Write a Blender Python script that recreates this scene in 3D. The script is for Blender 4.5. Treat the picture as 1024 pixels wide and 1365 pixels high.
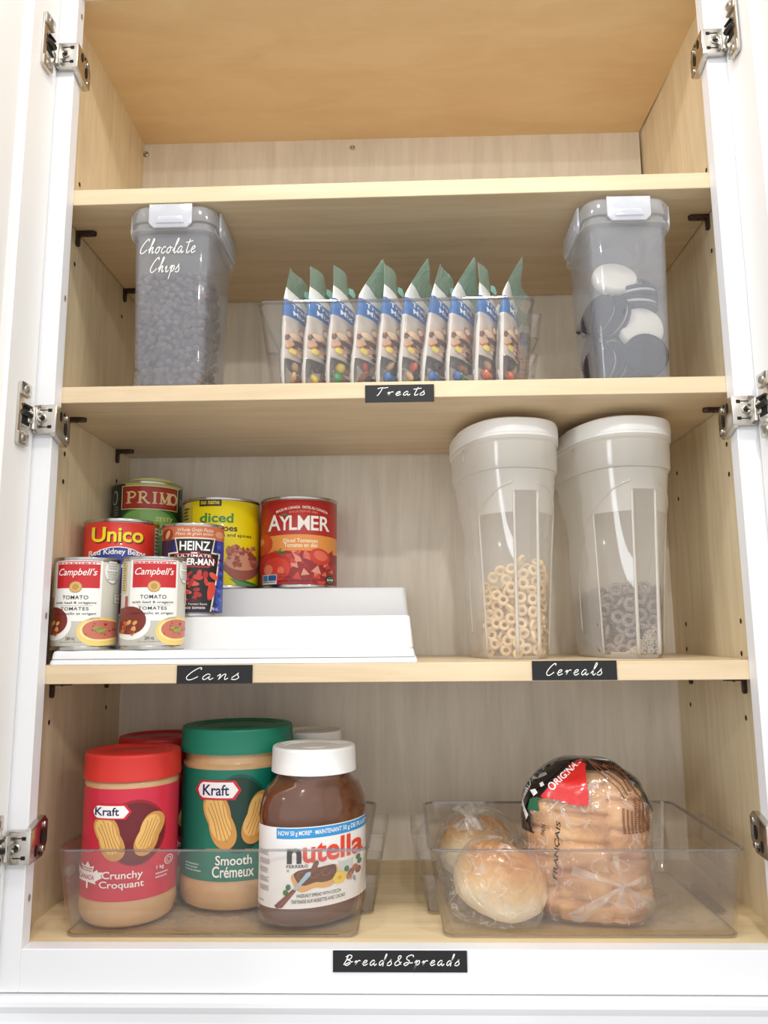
import bpy, bmesh, math, random
from mathutils import Vector, Matrix, noise
from mathutils.geometry import tessellate_polygon

for o in list(bpy.data.objects): bpy.data.objects.remove(o)
SC = bpy.context.scene; COL = SC.collection
R = math.radians; PI = math.pi; TAU = 2 * math.pi
rnd = random.Random(7)

# ------------------------------------------------------------------ camera
cam_d = bpy.data.cameras.new('camera'); cam = bpy.data.objects.new('camera', cam_d); COL.objects.link(cam)
cam_d.sensor_fit = 'AUTO'; cam_d.sensor_width = 36.0; cam_d.lens = 36.0 * 1021.89 / 1365.0
cam_d.clip_start = 0.01; cam_d.clip_end = 50
yaw, pitch, roll = -0.02614, 0.15609, -0.00842
fwd = Vector((math.sin(yaw) * math.cos(pitch), math.cos(yaw) * math.cos(pitch), math.sin(pitch)))
rt = Vector((math.cos(yaw), -math.sin(yaw), 0)); up = rt.cross(fwd)
rt, up = math.cos(roll) * rt + math.sin(roll) * up, -math.sin(roll) * rt + math.cos(roll) * up
m = Matrix((rt, up, -fwd)).transposed().to_4x4(); m.translation = Vector((0.39371, -0.84489, 0.31358))
cam.matrix_world = m; SC.camera = cam

# ------------------------------------------------------------------ light
SC.view_settings.view_transform = 'Standard'; SC.view_settings.look = 'None'
SC.view_settings.gamma = 1.0; SC.view_settings.use_curve_mapping = False
SC.view_settings.exposure = 0.32
SC.cycles.transparent_max_bounces = 32; SC.cycles.max_bounces = 10; SC.cycles.diffuse_bounces = 6
world = bpy.data.worlds.new('kitchen_air'); SC.world = world; world.use_nodes = True
wn = world.node_tree; wb = wn.nodes['Background']; wb.inputs[1].default_value = 1.0
# soft light of the white room: bright ceiling, mid walls, dimmer counter and floor
wtc = wn.nodes.new('ShaderNodeTexCoord'); wsp = wn.nodes.new('ShaderNodeSeparateXYZ'); wrp = wn.nodes.new('ShaderNodeValToRGB'); wma = wn.nodes.new('ShaderNodeMath')
wma.operation = 'MULTIPLY_ADD'; wma.inputs[1].default_value = .5; wma.inputs[2].default_value = .5
wn.links.new(wtc.outputs['Generated'], wsp.inputs[0]); wn.links.new(wsp.outputs['Z'], wma.inputs[0]); wn.links.new(wma.outputs[0], wrp.inputs['Fac']); # the bright side of the room lies behind the photographer (-Y)
wyr = wn.nodes.new('ShaderNodeMapRange'); wyr.inputs[1].default_value = .3; wyr.inputs[2].default_value = -1.0; wyr.inputs[3].default_value = .75; wyr.inputs[4].default_value = 1.45
wn.links.new(wsp.outputs['Y'], wyr.inputs[0]); wn.links.new(wyr.outputs[0], wb.inputs[1]); wn.links.new(wrp.outputs['Color'], wb.inputs[0])
we = wrp.color_ramp.elements; we[0].position = .15; we[0].color = (.30, .285, .265, 1); we[1].position = .95; we[1].color = (.70, .70, .70, 1)
q_ = we.new(.5); q_.color = (.66, .665, .68, 1)

def area_lamp(name, loc, size, power, color=(1, 0.93, 0.84), aim=(0, 0, -1), shape='DISK', size_y=None):
    d = bpy.data.lights.new(name, 'AREA'); d.shape = shape; d.size = size; d.energy = power; d.color = color
    if size_y: d.shape = 'RECTANGLE'; d.size_y = size_y
    o = bpy.data.objects.new(name, d); COL.objects.link(o); o.location = loc
    o.rotation_euler = Vector(aim).to_track_quat('-Z', 'Y').to_euler()
    return o
area_lamp('ceiling_or_fill_lamp', (0.16, -0.44, 1.34), 0.10, 2.3, (1, .95, .88))
area_lamp('ceiling_or_fill_lamp', (0.62, -0.44, 1.34), 0.10, 2.3, (1, .95, .88))
area_lamp('ceiling_or_fill_lamp', (0.60, -1.49, 1.34), 0.10, 10.0, (1, .96, .91))
area_lamp('ceiling_or_fill_lamp', (-0.95, -1.60, 1.34), 0.10, 7.0, (1, .96, .91))  # added fill light from the left, set where no front reflects it
area_lamp('ceiling_or_fill_lamp', (1.75, -1.60, 1.34), 0.10, 7.0, (1, .96, .91))  # added fill light on the right, evens out the left one
area_lamp('room_window', (-1.75, -2.0, 0.55), 0.7, 16.0, (0.88, 0.94, 1.0), (2.1, 2.1, -0.1), size_y=1.1)

# ------------------------------------------------------------------ materials
def lin(c):
    def f(v):
        v = v / 255.0
        return v / 12.92 if v <= 0.04045 else ((v + 0.055) / 1.055) ** 2.4
    return (f(c[0]), f(c[1]), f(c[2]), 1.0)
MATS = {}
def mat(name, col, rough=0.5, metal=0.0, spec=0.5, coat=0.0, bump=0.0, bscale=60.0, trans=0.0, ior=1.45, sss=0.0, var=0.0, vscale=30.0):
    if name in MATS: return MATS[name]
    mt = bpy.data.materials.new(name); mt.use_nodes = True; nt = mt.node_tree; b = nt.nodes['Principled BSDF']
    b.inputs['Base Color'].default_value = lin(col); b.inputs['Roughness'].default_value = rough
    b.inputs['Metallic'].default_value = metal; b.inputs['Specular IOR Level'].default_value = spec
    b.inputs['Coat Weight'].default_value = coat; b.inputs['IOR'].default_value = ior
    b.inputs['Coat Roughness'].default_value = 0.08
    b.inputs['Transmission Weight'].default_value = trans
    if sss: b.inputs['Subsurface Weight'].default_value = sss; b.inputs['Subsurface Radius'].default_value = (.01, .006, .004); b.inputs['Subsurface Scale'].default_value = .5
    if bump or var:
        tc = nt.nodes.new('ShaderNodeTexCoord')
    if bump:
        n = nt.nodes.new('ShaderNodeTexNoise'); n.inputs['Scale'].default_value = bscale; n.inputs['Detail'].default_value = 4
        bp = nt.nodes.new('ShaderNodeBump'); bp.inputs['Strength'].default_value = bump; bp.inputs['Distance'].default_value = 0.004
        nt.links.new(tc.outputs['Object'], n.inputs['Vector']); nt.links.new(n.outputs['Fac'], bp.inputs['Height']); nt.links.new(bp.outputs['Normal'], b.inputs['Normal'])
    if var:
        n = nt.nodes.new('ShaderNodeTexNoise'); n.inputs['Scale'].default_value = vscale; n.inputs['Detail'].default_value = 5
        rp = nt.nodes.new('ShaderNodeValToRGB'); c = lin(col)
        rp.color_ramp.elements[0].position = .3; rp.color_ramp.elements[1].position = .7
        rp.color_ramp.elements[0].color = tuple(max(0, v * (1 - var)) for v in c[:3]) + (1,)
        rp.color_ramp.elements[1].color = tuple(min(1, v * (1 + var * .6)) for v in c[:3]) + (1,)
        nt.links.new(tc.outputs['Object'], n.inputs['Vector']); nt.links.new(n.outputs['Fac'], rp.inputs['Fac']); nt.links.new(rp.outputs['Color'], b.inputs['Base Color'])
    MATS[name] = mt; return mt

def wood(name, col, dark, scale=(3, 40, 3), rough=0.42, mott=0.25):
    """maple: stretched noise grain plus soft blotches"""
    mt = bpy.data.materials.new(name); mt.use_nodes = True; nt = mt.node_tree; b = nt.nodes['Principled BSDF']
    b.inputs['Roughness'].default_value = rough; b.inputs['Specular IOR Level'].default_value = .35
    tc = nt.nodes.new('ShaderNodeTexCoord'); mp = nt.nodes.new('ShaderNodeMapping'); mp.inputs['Scale'].default_value = scale
    n1 = nt.nodes.new('ShaderNodeTexNoise'); n1.inputs['Scale'].default_value = 3.0; n1.inputs['Detail'].default_value = 7; n1.inputs['Roughness'].default_value = .62; n1.inputs['Distortion'].default_value = .6
    n2 = nt.nodes.new('ShaderNodeTexNoise'); n2.inputs['Scale'].default_value = 7.0; n2.inputs['Detail'].default_value = 3
    nt.links.new(tc.outputs['Object'], mp.inputs['Vector']); nt.links.new(mp.outputs['Vector'], n1.inputs['Vector']); nt.links.new(tc.outputs['Object'], n2.inputs['Vector'])
    ad = nt.nodes.new('ShaderNodeMath'); ad.operation = 'MULTIPLY_ADD'; ad.inputs[1].default_value = mott
    nt.links.new(n2.outputs['Fac'], ad.inputs[0]); nt.links.new(n1.outputs['Fac'], ad.inputs[2])
    rp = nt.nodes.new('ShaderNodeValToRGB'); e = rp.color_ramp.elements
    e[0].position = .38; e[1].position = .82; e[0].color = lin(dark); e[1].color = lin(col)
    nt.links.new(ad.outputs[0], rp.inputs['Fac']); nt.links.new(rp.outputs['Color'], b.inputs['Base Color'])
    MATS[name] = mt; return mt

def film(name, tint=(1, 1, 1), haze=0.05, hazecol=(235, 235, 235), rough=0.03, edge=0.75, base=0.045, bump=0.0, bscale=30.0, transluc=0.5, power=4.0, gcol=(1, 1, 1), crease=0.0, cscale=26.0):
    """thin clear / frosted plastic: straight-through light, a fresnel-like gloss and some milky scatter"""
    if name in MATS: return MATS[name]
    mt = bpy.data.materials.new(name); mt.use_nodes = True; nt = mt.node_tree; N = nt.nodes; L = nt.links
    N.remove(N['Principled BSDF']); out = N['Material Output']
    tr = N.new('ShaderNodeBsdfTransparent'); tr.inputs[0].default_value = (*tint, 1)
    df = N.new('ShaderNodeBsdfDiffuse'); df.inputs[0].default_value = lin(hazecol)
    tl = N.new('ShaderNodeBsdfTranslucent'); tl.inputs[0].default_value = lin(hazecol)
    mx0 = N.new('ShaderNodeMixShader'); mx0.inputs[0].default_value = transluc; L.new(df.outputs[0], mx0.inputs[1]); L.new(tl.outputs[0], mx0.inputs[2])
    mx1 = N.new('ShaderNodeMixShader'); mx1.inputs[0].default_value = haze; L.new(tr.outputs[0], mx1.inputs[1]); L.new(mx0.outputs[0], mx1.inputs[2])
    gl = N.new('ShaderNodeBsdfGlossy'); gl.inputs['Roughness'].default_value = rough; gl.inputs[0].default_value = (*gcol, 1)
    lw = N.new('ShaderNodeLayerWeight'); lw.inputs[0].default_value = .5
    pw = N.new('ShaderNodeMath'); pw.operation = 'POWER'; pw.inputs[1].default_value = power; L.new(lw.outputs['Facing'], pw.inputs[0])
    ma = N.new('ShaderNodeMath'); ma.operation = 'MULTIPLY_ADD'; ma.inputs[1].default_value = edge; ma.inputs[2].default_value = base; L.new(pw.outputs[0], ma.inputs[0])
    mx2 = N.new('ShaderNodeMixShader'); L.new(ma.outputs[0], mx2.inputs[0]); L.new(mx1.outputs[0], mx2.inputs[1]); L.new(gl.outputs[0], mx2.inputs[2])
    L.new(mx2.outputs[0], out.inputs[0])
    if crease:      # folded film is milkier along its creases
        tc2 = N.new('ShaderNodeTexCoord'); n3 = N.new('ShaderNodeTexNoise'); n3.inputs['Scale'].default_value = cscale; n3.inputs['Detail'].default_value = 2; n3.inputs['Distortion'].default_value = .8
        L.new(tc2.outputs['Object'], n3.inputs['Vector'])
        s1 = N.new('ShaderNodeMath'); s1.operation = 'SUBTRACT'; s1.inputs[1].default_value = .5; L.new(n3.outputs['Fac'], s1.inputs[0])
        s2_ = N.new('ShaderNodeMath'); s2_.operation = 'ABSOLUTE'; L.new(s1.outputs[0], s2_.inputs[0])
        mr = N.new('ShaderNodeMapRange'); mr.inputs[1].default_value = 0; mr.inputs[2].default_value = .030; mr.inputs[3].default_value = haze + crease; mr.inputs[4].default_value = haze; L.new(s2_.outputs[0], mr.inputs[0]); L.new(mr.outputs[0], mx1.inputs[0])
    if bump:
        tc = N.new('ShaderNodeTexCoord'); n = N.new('ShaderNodeTexNoise'); n.inputs['Scale'].default_value = bscale; n.inputs['Detail'].default_value = 3; n.inputs['Distortion'].default_value = 1.2
        bp = N.new('ShaderNodeBump'); bp.inputs['Strength'].default_value = bump; bp.inputs['Distance'].default_value = .006
        L.new(tc.outputs['Object'], n.inputs['Vector']); L.new(n.outputs['Fac'], bp.inputs['Height'])
        for q in (gl, df): L.new(bp.outputs['Normal'], q.inputs['Normal'])
    MATS[name] = mt; return mt

W_SIDE = wood('maple side panel', (230, 213, 180), (208, 189, 152), (30, 30, 2.0))
W_BACK = wood('greyed maple back panel', (238, 231, 217), (214, 206, 190), (16, 16, 1.6), .5, .35)
W_TOP = wood('honey maple underside', (226, 200, 158), (212, 182, 136), (2.2, 7, 7), .45, .45)
W_SHELF = wood('pale maple shelf', (228, 207, 174), (208, 186, 150), (1.6, 22, 22), .4, .2)
PAINT = mat('white lacquer', (232, 233, 236), .32)
PAINTD = mat('white lacquer door', (230, 229, 227), .35)
NICKEL = mat('nickel plate', (205, 200, 192), .24, 1.0)
NICKELD = mat('dark steel', (70, 68, 66), .35, 1.0)
SCREWM = mat('screw steel', (180, 176, 168), .3, 1.0)
HOLE = mat('drilled hole', (60, 44, 30), .9)
BROWNPL = mat('dark brown plastic', (58, 38, 30), .4)
BLACKTAG = mat('chalkboard black', (24, 25, 27), .55)
WHITEINK = mat('white ink', (244, 244, 240), .5)
BLACKINK = mat('black ink', (28, 27, 28), .5)

# ------------------------------------------------------------------ object helpers
def mk(name, bm, mats, parent=None, smooth=False, loc=None, rot=None):
    me = bpy.data.meshes.new(name); bm.to_mesh(me); bm.free()
    for q in (mats if isinstance(mats, (list, tuple)) else [mats]): me.materials.append(q)
    if smooth is not False:
        me.polygons.foreach_set('use_smooth', [True] * len(me.polygons))
        if smooth is not True:
            me.set_sharp_from_angle(angle=R(smooth))
    o = bpy.data.objects.new(name, me); COL.objects.link(o)
    if parent: o.parent = parent
    if loc is not None: o.location = loc
    if rot is not None: o.rotation_euler = rot
    return o
def tag(o, label=None, cat=None, group=None, kind=None):
    if label: o['label'] = label
    if cat: o['category'] = cat
    if group: o['group'] = group
    if kind: o['kind'] = kind
    return o
def thing(name, label, cat, loc=(0, 0, 0), rotz=0.0, group=None, rot=None):
    o = bpy.data.objects.new(name, None); COL.objects.link(o); o.location = loc; o.empty_display_size = .02
    o.rotation_euler = rot if rot else (0, 0, rotz)
    return tag(o, label, cat, group)
def copy_tree(o, label=None, group=None):
    def rec(q, par):
        c = q.copy(); COL.objects.link(c)
        if par: c.parent = par
        for ch in q.children: rec(ch, c)
        return c
    c = rec(o, None)
    if label: c['label'] = label
    if group: c['group'] = group
    return c

def box(bm, x0, x1, y0, y1, z0, z1, bev=0.0, seg=2, mi=0, mtx=None):
    v = [bm.verts.new((x, y, z)) for x in (x0, x1) for y in (y0, y1) for z in (z0, z1)]
    fs = [bm.faces.new([v[i] for i in q]) for q in ((0, 1, 3, 2), (4, 6, 7, 5), (0, 4, 5, 1), (2, 3, 7, 6), (0, 2, 6, 4), (1, 5, 7, 3))]
    for f in fs: f.material_index = mi
    if bev:
        es = list({e for f in fs for e in f.edges})
        r = bmesh.ops.bevel(bm, geom=es, offset=bev, segments=seg, affect='EDGES', profile=.5)
        for f in r['faces']: f.material_index = mi
        v = list({q for f in r['faces'] for q in f.verts} | {q for q in v if q.is_valid})
    if mtx is not None: bmesh.ops.transform(bm, matrix=mtx, verts=[q for q in v if q.is_valid])
    return v
def loft(bm, rings, cap0=True, cap1=True, mi=0, closed=True):
    vr = [[bm.verts.new(p) for p in r] for r in rings]; n = len(vr[0])
    for a, b in zip(vr[:-1], vr[1:]):
        for i in range(n if closed else n - 1):
            j = (i + 1) % n
            try: f = bm.faces.new((a[i], a[j], b[j], b[i])); f.material_index = mi
            except ValueError: pass
    if cap0: f = bm.faces.new(vr[0][::-1]); f.material_index = mi
    if cap1: f = bm.faces.new(vr[-1]); f.material_index = mi
    return vr
def rrect(w, d, r, z, n=5, cx=0.0, cy=0.0):
    r = min(r, w / 2 - 1e-4, d / 2 - 1e-4); o = []
    for sx, sy, a0 in ((1, 1, 0), (-1, 1, 90), (-1, -1, 180), (1, -1, 270)):
        for k in range(n + 1):
            a = R(a0 + 90 * k / n); o.append((cx + sx * (w / 2 - r) + r * math.cos(a), cy + sy * (d / 2 - r) + r * math.sin(a), z))
    return o
def ell(a, b, z, n=64, rot=0.0, cx=0.0, cy=0.0):
    c, s = math.cos(rot), math.sin(rot); o = []
    for k in range(n):
        t = TAU * k / n; x, y = a * math.cos(t), b * math.sin(t); o.append((cx + x * c - y * s, cy + x * s + y * c, z))
    return o
def lathe(bm, prof, n=64, mi=0, cx=0.0, cy=0.0, sx=1.0, sy=1.0, rot=0.0, caps=(True, True)):
    return loft(bm, [ell(max(r, 1e-5) * sx, max(r, 1e-5) * sy, z, n, rot, cx, cy) for r, z in prof], caps[0], caps[1], mi)
def tube(bm, pts, r, n=8, mi=0):
    pts = [Vector(p) for p in pts]; rings = []
    for i, p in enumerate(pts):
        t = (pts[min(i + 1, len(pts) - 1)] - pts[max(i - 1, 0)]).normalized()
        a = Vector((0, 0, 1)) if abs(t.z) < .9 else Vector((1, 0, 0)); u = t.cross(a).normalized(); v = t.cross(u)
        rr = r[i] if isinstance(r, (list, tuple)) else r
        rings.append([p + (u * math.cos(TAU * k / n) + v * math.sin(TAU * k / n)) * rr for k in range(n)])
    loft(bm, rings, True, True, mi)
def prism(bm, poly, h0, h1, axis='z', mi=0, bev=0.0):
    """polygon (a,b) extruded from h0 to h1 along axis: z -> (a,b,h), y -> (a,h,b), x -> (h,a,b)"""
    f = {'z': lambda a, b, h: (a, b, h), 'y': lambda a, b, h: (a, h, b), 'x': lambda a, b, h: (h, a, b)}[axis]
    lo = [bm.verts.new(f(a, b, h0)) for a, b in poly]; hi = [bm.verts.new(f(a, b, h1)) for a, b in poly]; n = len(poly); fs = []
    fs.append(bm.faces.new(lo[::-1])); fs.append(bm.faces.new(hi))
    for i in range(n): fs.append(bm.faces.new((lo[i], lo[(i + 1) % n], hi[(i + 1) % n], hi[i])))
    for q in fs: q.material_index = mi
    if bev:
        es = list({e for q in fs for e in q.edges}); r = bmesh.ops.bevel(bm, geom=es, offset=bev, segments=2, affect='EDGES', profile=.5)
        for q in r['faces']: q.material_index = mi
def norm(bm): bmesh.ops.recalc_face_normals(bm, faces=bm.faces[:]); return bm
def circ(cx, cy, rx, ry=None, n=28, rot=0.0):
    ry = rx if ry is None else ry; c, s = math.cos(rot), math.sin(rot)
    return [(cx + rx * math.cos(TAU * k / n) * c - ry * math.sin(TAU * k / n) * s, cy + rx * math.cos(TAU * k / n) * s + ry * math.sin(TAU * k / n) * c) for k in range(n)]
def smooth_pts(p, closed=False, k=6):
    n = len(p); o = []; rng = range(n if closed else n - 1)
    for i in rng:
        g = (lambda j: p[j % n]) if closed else (lambda j: p[min(max(j, 0), n - 1)])
        a, b, c, d = g(i - 1), g(i), g(i + 1), g(i + 2)
        for s in range(k):
            t = s / k
            o.append(tuple(.5 * (2 * b[q] + (c[q] - a[q]) * t + (2 * a[q] - 5 * b[q] + 4 * c[q] - d[q]) * t * t + (3 * b[q] - a[q] - 3 * c[q] + d[q]) * t ** 3) for q in range(len(b))))
    if not closed: o.append(tuple(p[-1]))
    return o
# ------------------------------------------------------------------ kitchen wall behind, and the cabinet
bm = bmesh.new(); box(bm, -1.6, 2.4, .302, .36, -1.4, 1.38)
tag(mk('wall_back', bm, mat('kitchen wall paint', (225, 222, 216), .7)), 'painted kitchen wall behind the open cabinet', 'wall', kind='structure')

ZT = 1.1035
cab = thing('kitchen_cabinet', 'white painted wall cabinet with maple interior and both doors open', 'cabinet')
def panel(name, lims, mt, pins=(), side=0):
    bm = bmesh.new(); box(bm, *lims)
    for y, z in pins:
        x = lims[1] + .0004 if side < 0 else lims[0] - .0004
        c = circ(y, z, .0027, .0032, 14); v = [bm.verts.new((x, a, b)) for a, b in c]
        f = bm.faces.new(v if side < 0 else v[::-1]); f.material_index = 1
        if side: pass
    return mk(name, bm, [mt, HOLE], cab)
pl = [(.0612, .8916), (.0394, .7496), (.2241, .7807), (.063, .5337), (.0632, .4991), (.234, .5337), (.0374, .3334), (.0624, .2137), (.234, .2146), (.06, .7807)]
pr_ = [(.057, .888), (.2312, .5332), (.2323, .4966), (.2403, .2879), (.0663, .2864), (.2405, .2133), (.068, .2139), (.2367, .3217), (.0614, .3233), (.06, .7807), (.0614, .5332), (.0614, .4966)]
panel('side_panel', (-.036, -.022, 0, .302, -.016, 1.2), W_SIDE, pl, -1)
panel('side_panel', (.782, .796, 0, .302, -.016, 1.2), W_SIDE, pr_, 1)
bm = bmesh.new(); box(bm, -.022, .782, .2866, .2926, -.016, .85); box(bm, -.022, .7782, .2866, .2926, .85, ZT + .01)
mk('back_panel', bm, W_BACK, cab)
bm = bmesh.new()
prism(bm, [(-.022, 0), (.782, 0), (.782, .15), (.7782, .2866), (-.022, .2866)], ZT, ZT + .014)
norm(bm); mk('top_panel', bm, W_TOP, cab)
bm = bmesh.new(); box(bm, -.022, .782, 0, .2866, -.016, 0); mk('bottom_panel', bm, wood('maple cabinet floor', (234, 215, 176), (212, 190, 148), (1.5, 22, 22), .42, .2), cab)
for x0, x1 in ((-.04, 0), (.76, .80)):
    bm = bmesh.new(); box(bm, x0, x1, -.019, 0, -.041, 1.2, .0008, 1)
    if x0 < 0:
        for z in (.7035, .335, .045, 1.075):
            v = [bm.verts.new((.0006, -.0075 + a, z + b)) for a, b in circ(0, 0, .0024, .0038, 14)]; bm.faces.new(v).material_index = 1
    mk('stile', bm, [PAINT, mat('putty filled nail hole', (150, 130, 108), .8)], cab)
bm = bmesh.new(); box(bm, 0, .76, -.019, 0, -.041, 0, .0008, 1); mk('bottom_rail', bm, PAINT, cab)
bm = bmesh.new(); box(bm, 0, .76, -.019, 0, ZT, 1.2, .0008, 1); mk('top_rail', bm, PAINT, cab)
bm = bmesh.new()      # light rail moulding below
prof = [(-.012, -.0422), (-.0245, -.0422), (-.0275, -.046), (-.0275, -.0505), (-.0255, -.0545), (-.0235, -.058), (-.0225, -.066), (-.0225, -.085), (-.012, -.085)]
prism(bm, prof, -.07, .83, 'x'); norm(bm); mk('light_rail', bm, PAINT, cab)
for x, z, r in ((.318, 1.0886, .0042), (-.0185, 1.0858, .0048)):
    bm = bmesh.new(); loft(bm, [[(x + a, .2864 - h, z + b) for a, b in circ(0, 0, r * k)] for h, k in ((0, 1), (.0015, .95), (.0028, .6), (.003, .55), (.0022, .3))])
    norm(bm); mk('panel_screw', bm, SCREWM, cab, 40)

# doors with their hinges
def door(side):
    bm = bmesh.new(); v = box(bm, 0, .02, -.378, 0, -.031, 1.115)
    bm.faces.ensure_lookup_table()
    f = [q for q in bm.faces if abs(q.normal.x) > .9 or True]
    bm.normal_update(); f = [q for q in bm.faces if q.normal.x > .9]
    if not f: bmesh.ops.recalc_face_normals(bm, faces=bm.faces[:]); bm.normal_update(); f = [q for q in bm.faces if q.normal.x > .9]
    bmesh.ops.inset_region(bm, faces=f, thickness=.074, depth=0)
    bmesh.ops.inset_region(bm, faces=f, thickness=.003, depth=-.004)
    bmesh.ops.inset_region(bm, faces=f, thickness=.009, depth=-.003)
    # local: inner face at x=.02 ; move so inner face is x=0
    bmesh.ops.translate(bm, verts=bm.verts[:], vec=(-.02, 0, 0))
    if side > 0:
        bmesh.ops.scale(bm, verts=bm.verts[:], vec=(-1, 1, 1)); bmesh.ops.reverse_faces(bm, faces=bm.faces[:])
    d = mk('door', bm, PAINTD, cab)
    d.location = (-.0205, -.022, 0) if side < 0 else (.7825, -.022, 0)
    d.rotation_euler = (0, 0, R(-4.5) if side < 0 else R(4.5))
    return d
DL, DR = door(-1), door(1)

def hinge(side, z, down=True):
    s = 1 if side < 0 else -1; x0 = 0 if side < 0 else .76
    F = lambda x: x0 + s * x
    h = bpy.data.objects.new('hinge', None); COL.objects.link(h); h.parent = cab; h.location = (x0, -.019, z); h.empty_display_size = .01
    def fix(bm):
        if s < 0:
            bmesh.ops.scale(bm, verts=bm.verts[:], vec=(-1, 1, 1))
        bmesh.ops.recalc_face_normals(bm, faces=bm.faces[:]); return bm
    # bracket on the face frame (local: x inward, y into the cabinet, z up)
    bm = bmesh.new(); k = -1 if down else 1
    box(bm, -.0185, .0075, -.0085, -.0005, -.0165, .0165, .0016, 2)
    sd = [(-.0085, .0165), (.012, .0165 + (0 if k < 0 else .003)), (.030, .010), (.030, -.012), (.024, -.022), (-.004, -.0165)] if False else None
    pts = [(-.0080, .0165 * 1), (.020, .0150), (.0295, .002), (.0295, -.020), (.0220, -.0265), (.010, -.0225), (-.0080, -.0165)]
    pts = [(a, b if down else -b) for a, b in pts]
    prism(bm, pts, .0005, .0076, 'x', 0, .0012)
    mk('mounting_bracket', fix(bm), NICKEL, h, 35)
    bm = bmesh.new()      # near-black pieces laid on both plates, painting the shade inside slots
    for a, b in ((.0005, .0095), (.0005, -.0095)): box(bm, a - .0022, a + .0022, -.0089, -.008, b - .0018, b + .0018)
    box(bm, -.011, .0005, -.0088, -.008, .0092, .0102); box(bm, -.011, .0005, -.0088, -.008, -.0102, -.0092)
    for yy, zz, a, b in ((.004, .0055, .0028, .006), (.0165, -.006, .0035, .0075), (.012, .010, .002, .002)):
        zz = zz if down else -zz
        v = [bm.verts.new((.0081, yy + p, zz + q)) for p, q in circ(0, 0, a, b)]; bm.faces.new(v)
    mk('slot', fix(bm), mat('hinge slot painted shadow', (22, 20, 18), .8), h)
    bm = bmesh.new()
    loft(bm, [[(-.0075 + a, -.0086 - d, b) for a, b in circ(0, 0, .0048 * q)] for d, q in ((0, 1), (.0012, 1), (.0018, .8), (.0010, .45))])
    mk('screw', fix(bm), SCREWM, h, 40)
    for yy, zz in ((.020, .007), (.022, -.017)):
        bm = bmesh.new(); zz = zz if down else -zz
        loft(bm, [[(.0078 + d, yy + a, zz + b) for a, b in circ(0, 0, .0036 * q)] for d, q in ((0, 1), (.001, .9), (.0016, .5))])
        mk('screw', fix(bm), SCREWM, h, 40)
    bm = bmesh.new(); box(bm, -.0082, -.0068, -.0110, -.0095, -.0030, .0030); box(bm, -.0105, -.0045, -.0110, -.0095, -.0006, .0006)
    mk('screw_slot', fix(bm), NICKELD, h)
    bm = bmesh.new()      # link arm to the cup
    box(bm, -.0275, -.0165, -.020, -.004, -.0075, .0075, .002, 2)
    tube(bm, [(-.0180, -.0085, -.0125), (-.0180, -.0085, .0125)], .0032, 10)
    mk('link_arm', fix(bm), NICKEL, h, 40)
    # cup plate on the door
    A = R(4.5); cm = Matrix.Translation((-.0205, -.003, 0)) @ Matrix.Rotation(-A, 4, 'Z')
    bm = bmesh.new()
    out = [(-.007, -.011), (-.0105, -.0215), (-.016, -.0245), (-.018, -.022), (-.018, -.0345)]
    plate = [(-.010, -.017), (-.010, -.033), (-.0125, -.0355), (-.0275, -.0355), (-.030, -.033), (-.030, .033), (-.0275, .0355), (-.0125, .0355), (-.010, .033), (-.010, .017), (-.0055, .011), (-.004, 0), (-.0055, -.011)]
    plate = [(a - .004, b) for a, b in plate]
    prism(bm, [(a, b) for a, b in plate], 0, .0028, 'x', 0, .0006)
    for zz in (-.0275, .0275):
        prism(bm, [(a - .024, b + zz) for a, b in rr2(.020, .0155, .003)], .0025, .0048, 'x', 0, .0006)
    bmesh.ops.transform(bm, matrix=cm, verts=bm.verts[:]); mk('cup_plate', fix(bm), NICKEL, h, 35)
    for zz in (-.0275, .0275):
        bm = bmesh.new(); loft(bm, [[(.0048 + d, -.024 + a, zz + b) for a, b in circ(0, 0, .0048 * q)] for d, q in ((0, 1), (.0012, .9), (.0002, .5))])
        bmesh.ops.transform(bm, matrix=cm, verts=bm.verts[:]); mk('plate_screw', fix(bm), SCREWM, h, 40)
    bm = bmesh.new()
    box(bm, .0026, .0034, -.027, -.013, -.011, .011)
    bmesh.ops.transform(bm, matrix=cm, verts=bm.verts[:]); mk('cup_recess_shade', fix(bm), mat('hinge slot painted shadow', (22, 20, 18), .8), h)  # near-black block stands in for the shade inside the cup
    bm = bmesh.new()
    tube(bm, [(.003, -.027, .002), (.005, -.021, .001), (.006, -.015, 0)], .0034, 10)
    tube(bm, [(.004, -.027, .0105), (.005, -.014, .0100)], .0016, 8)
    bmesh.ops.transform(bm, matrix=cm, verts=bm.verts[:]); mk('spring_arm', fix(bm), NICKELD, h, 40)
    return h
def rr2(w, d, r): return [(x, y) for x, y, _ in rrect(w, d, r, 0, 4)]
hinge(-1, 1.0060); hinge(-1, .5525); hinge(-1, .0985, False)
hinge(1, 1.0005); hinge(1, .5500); hinge(1, .1010, False)

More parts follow.
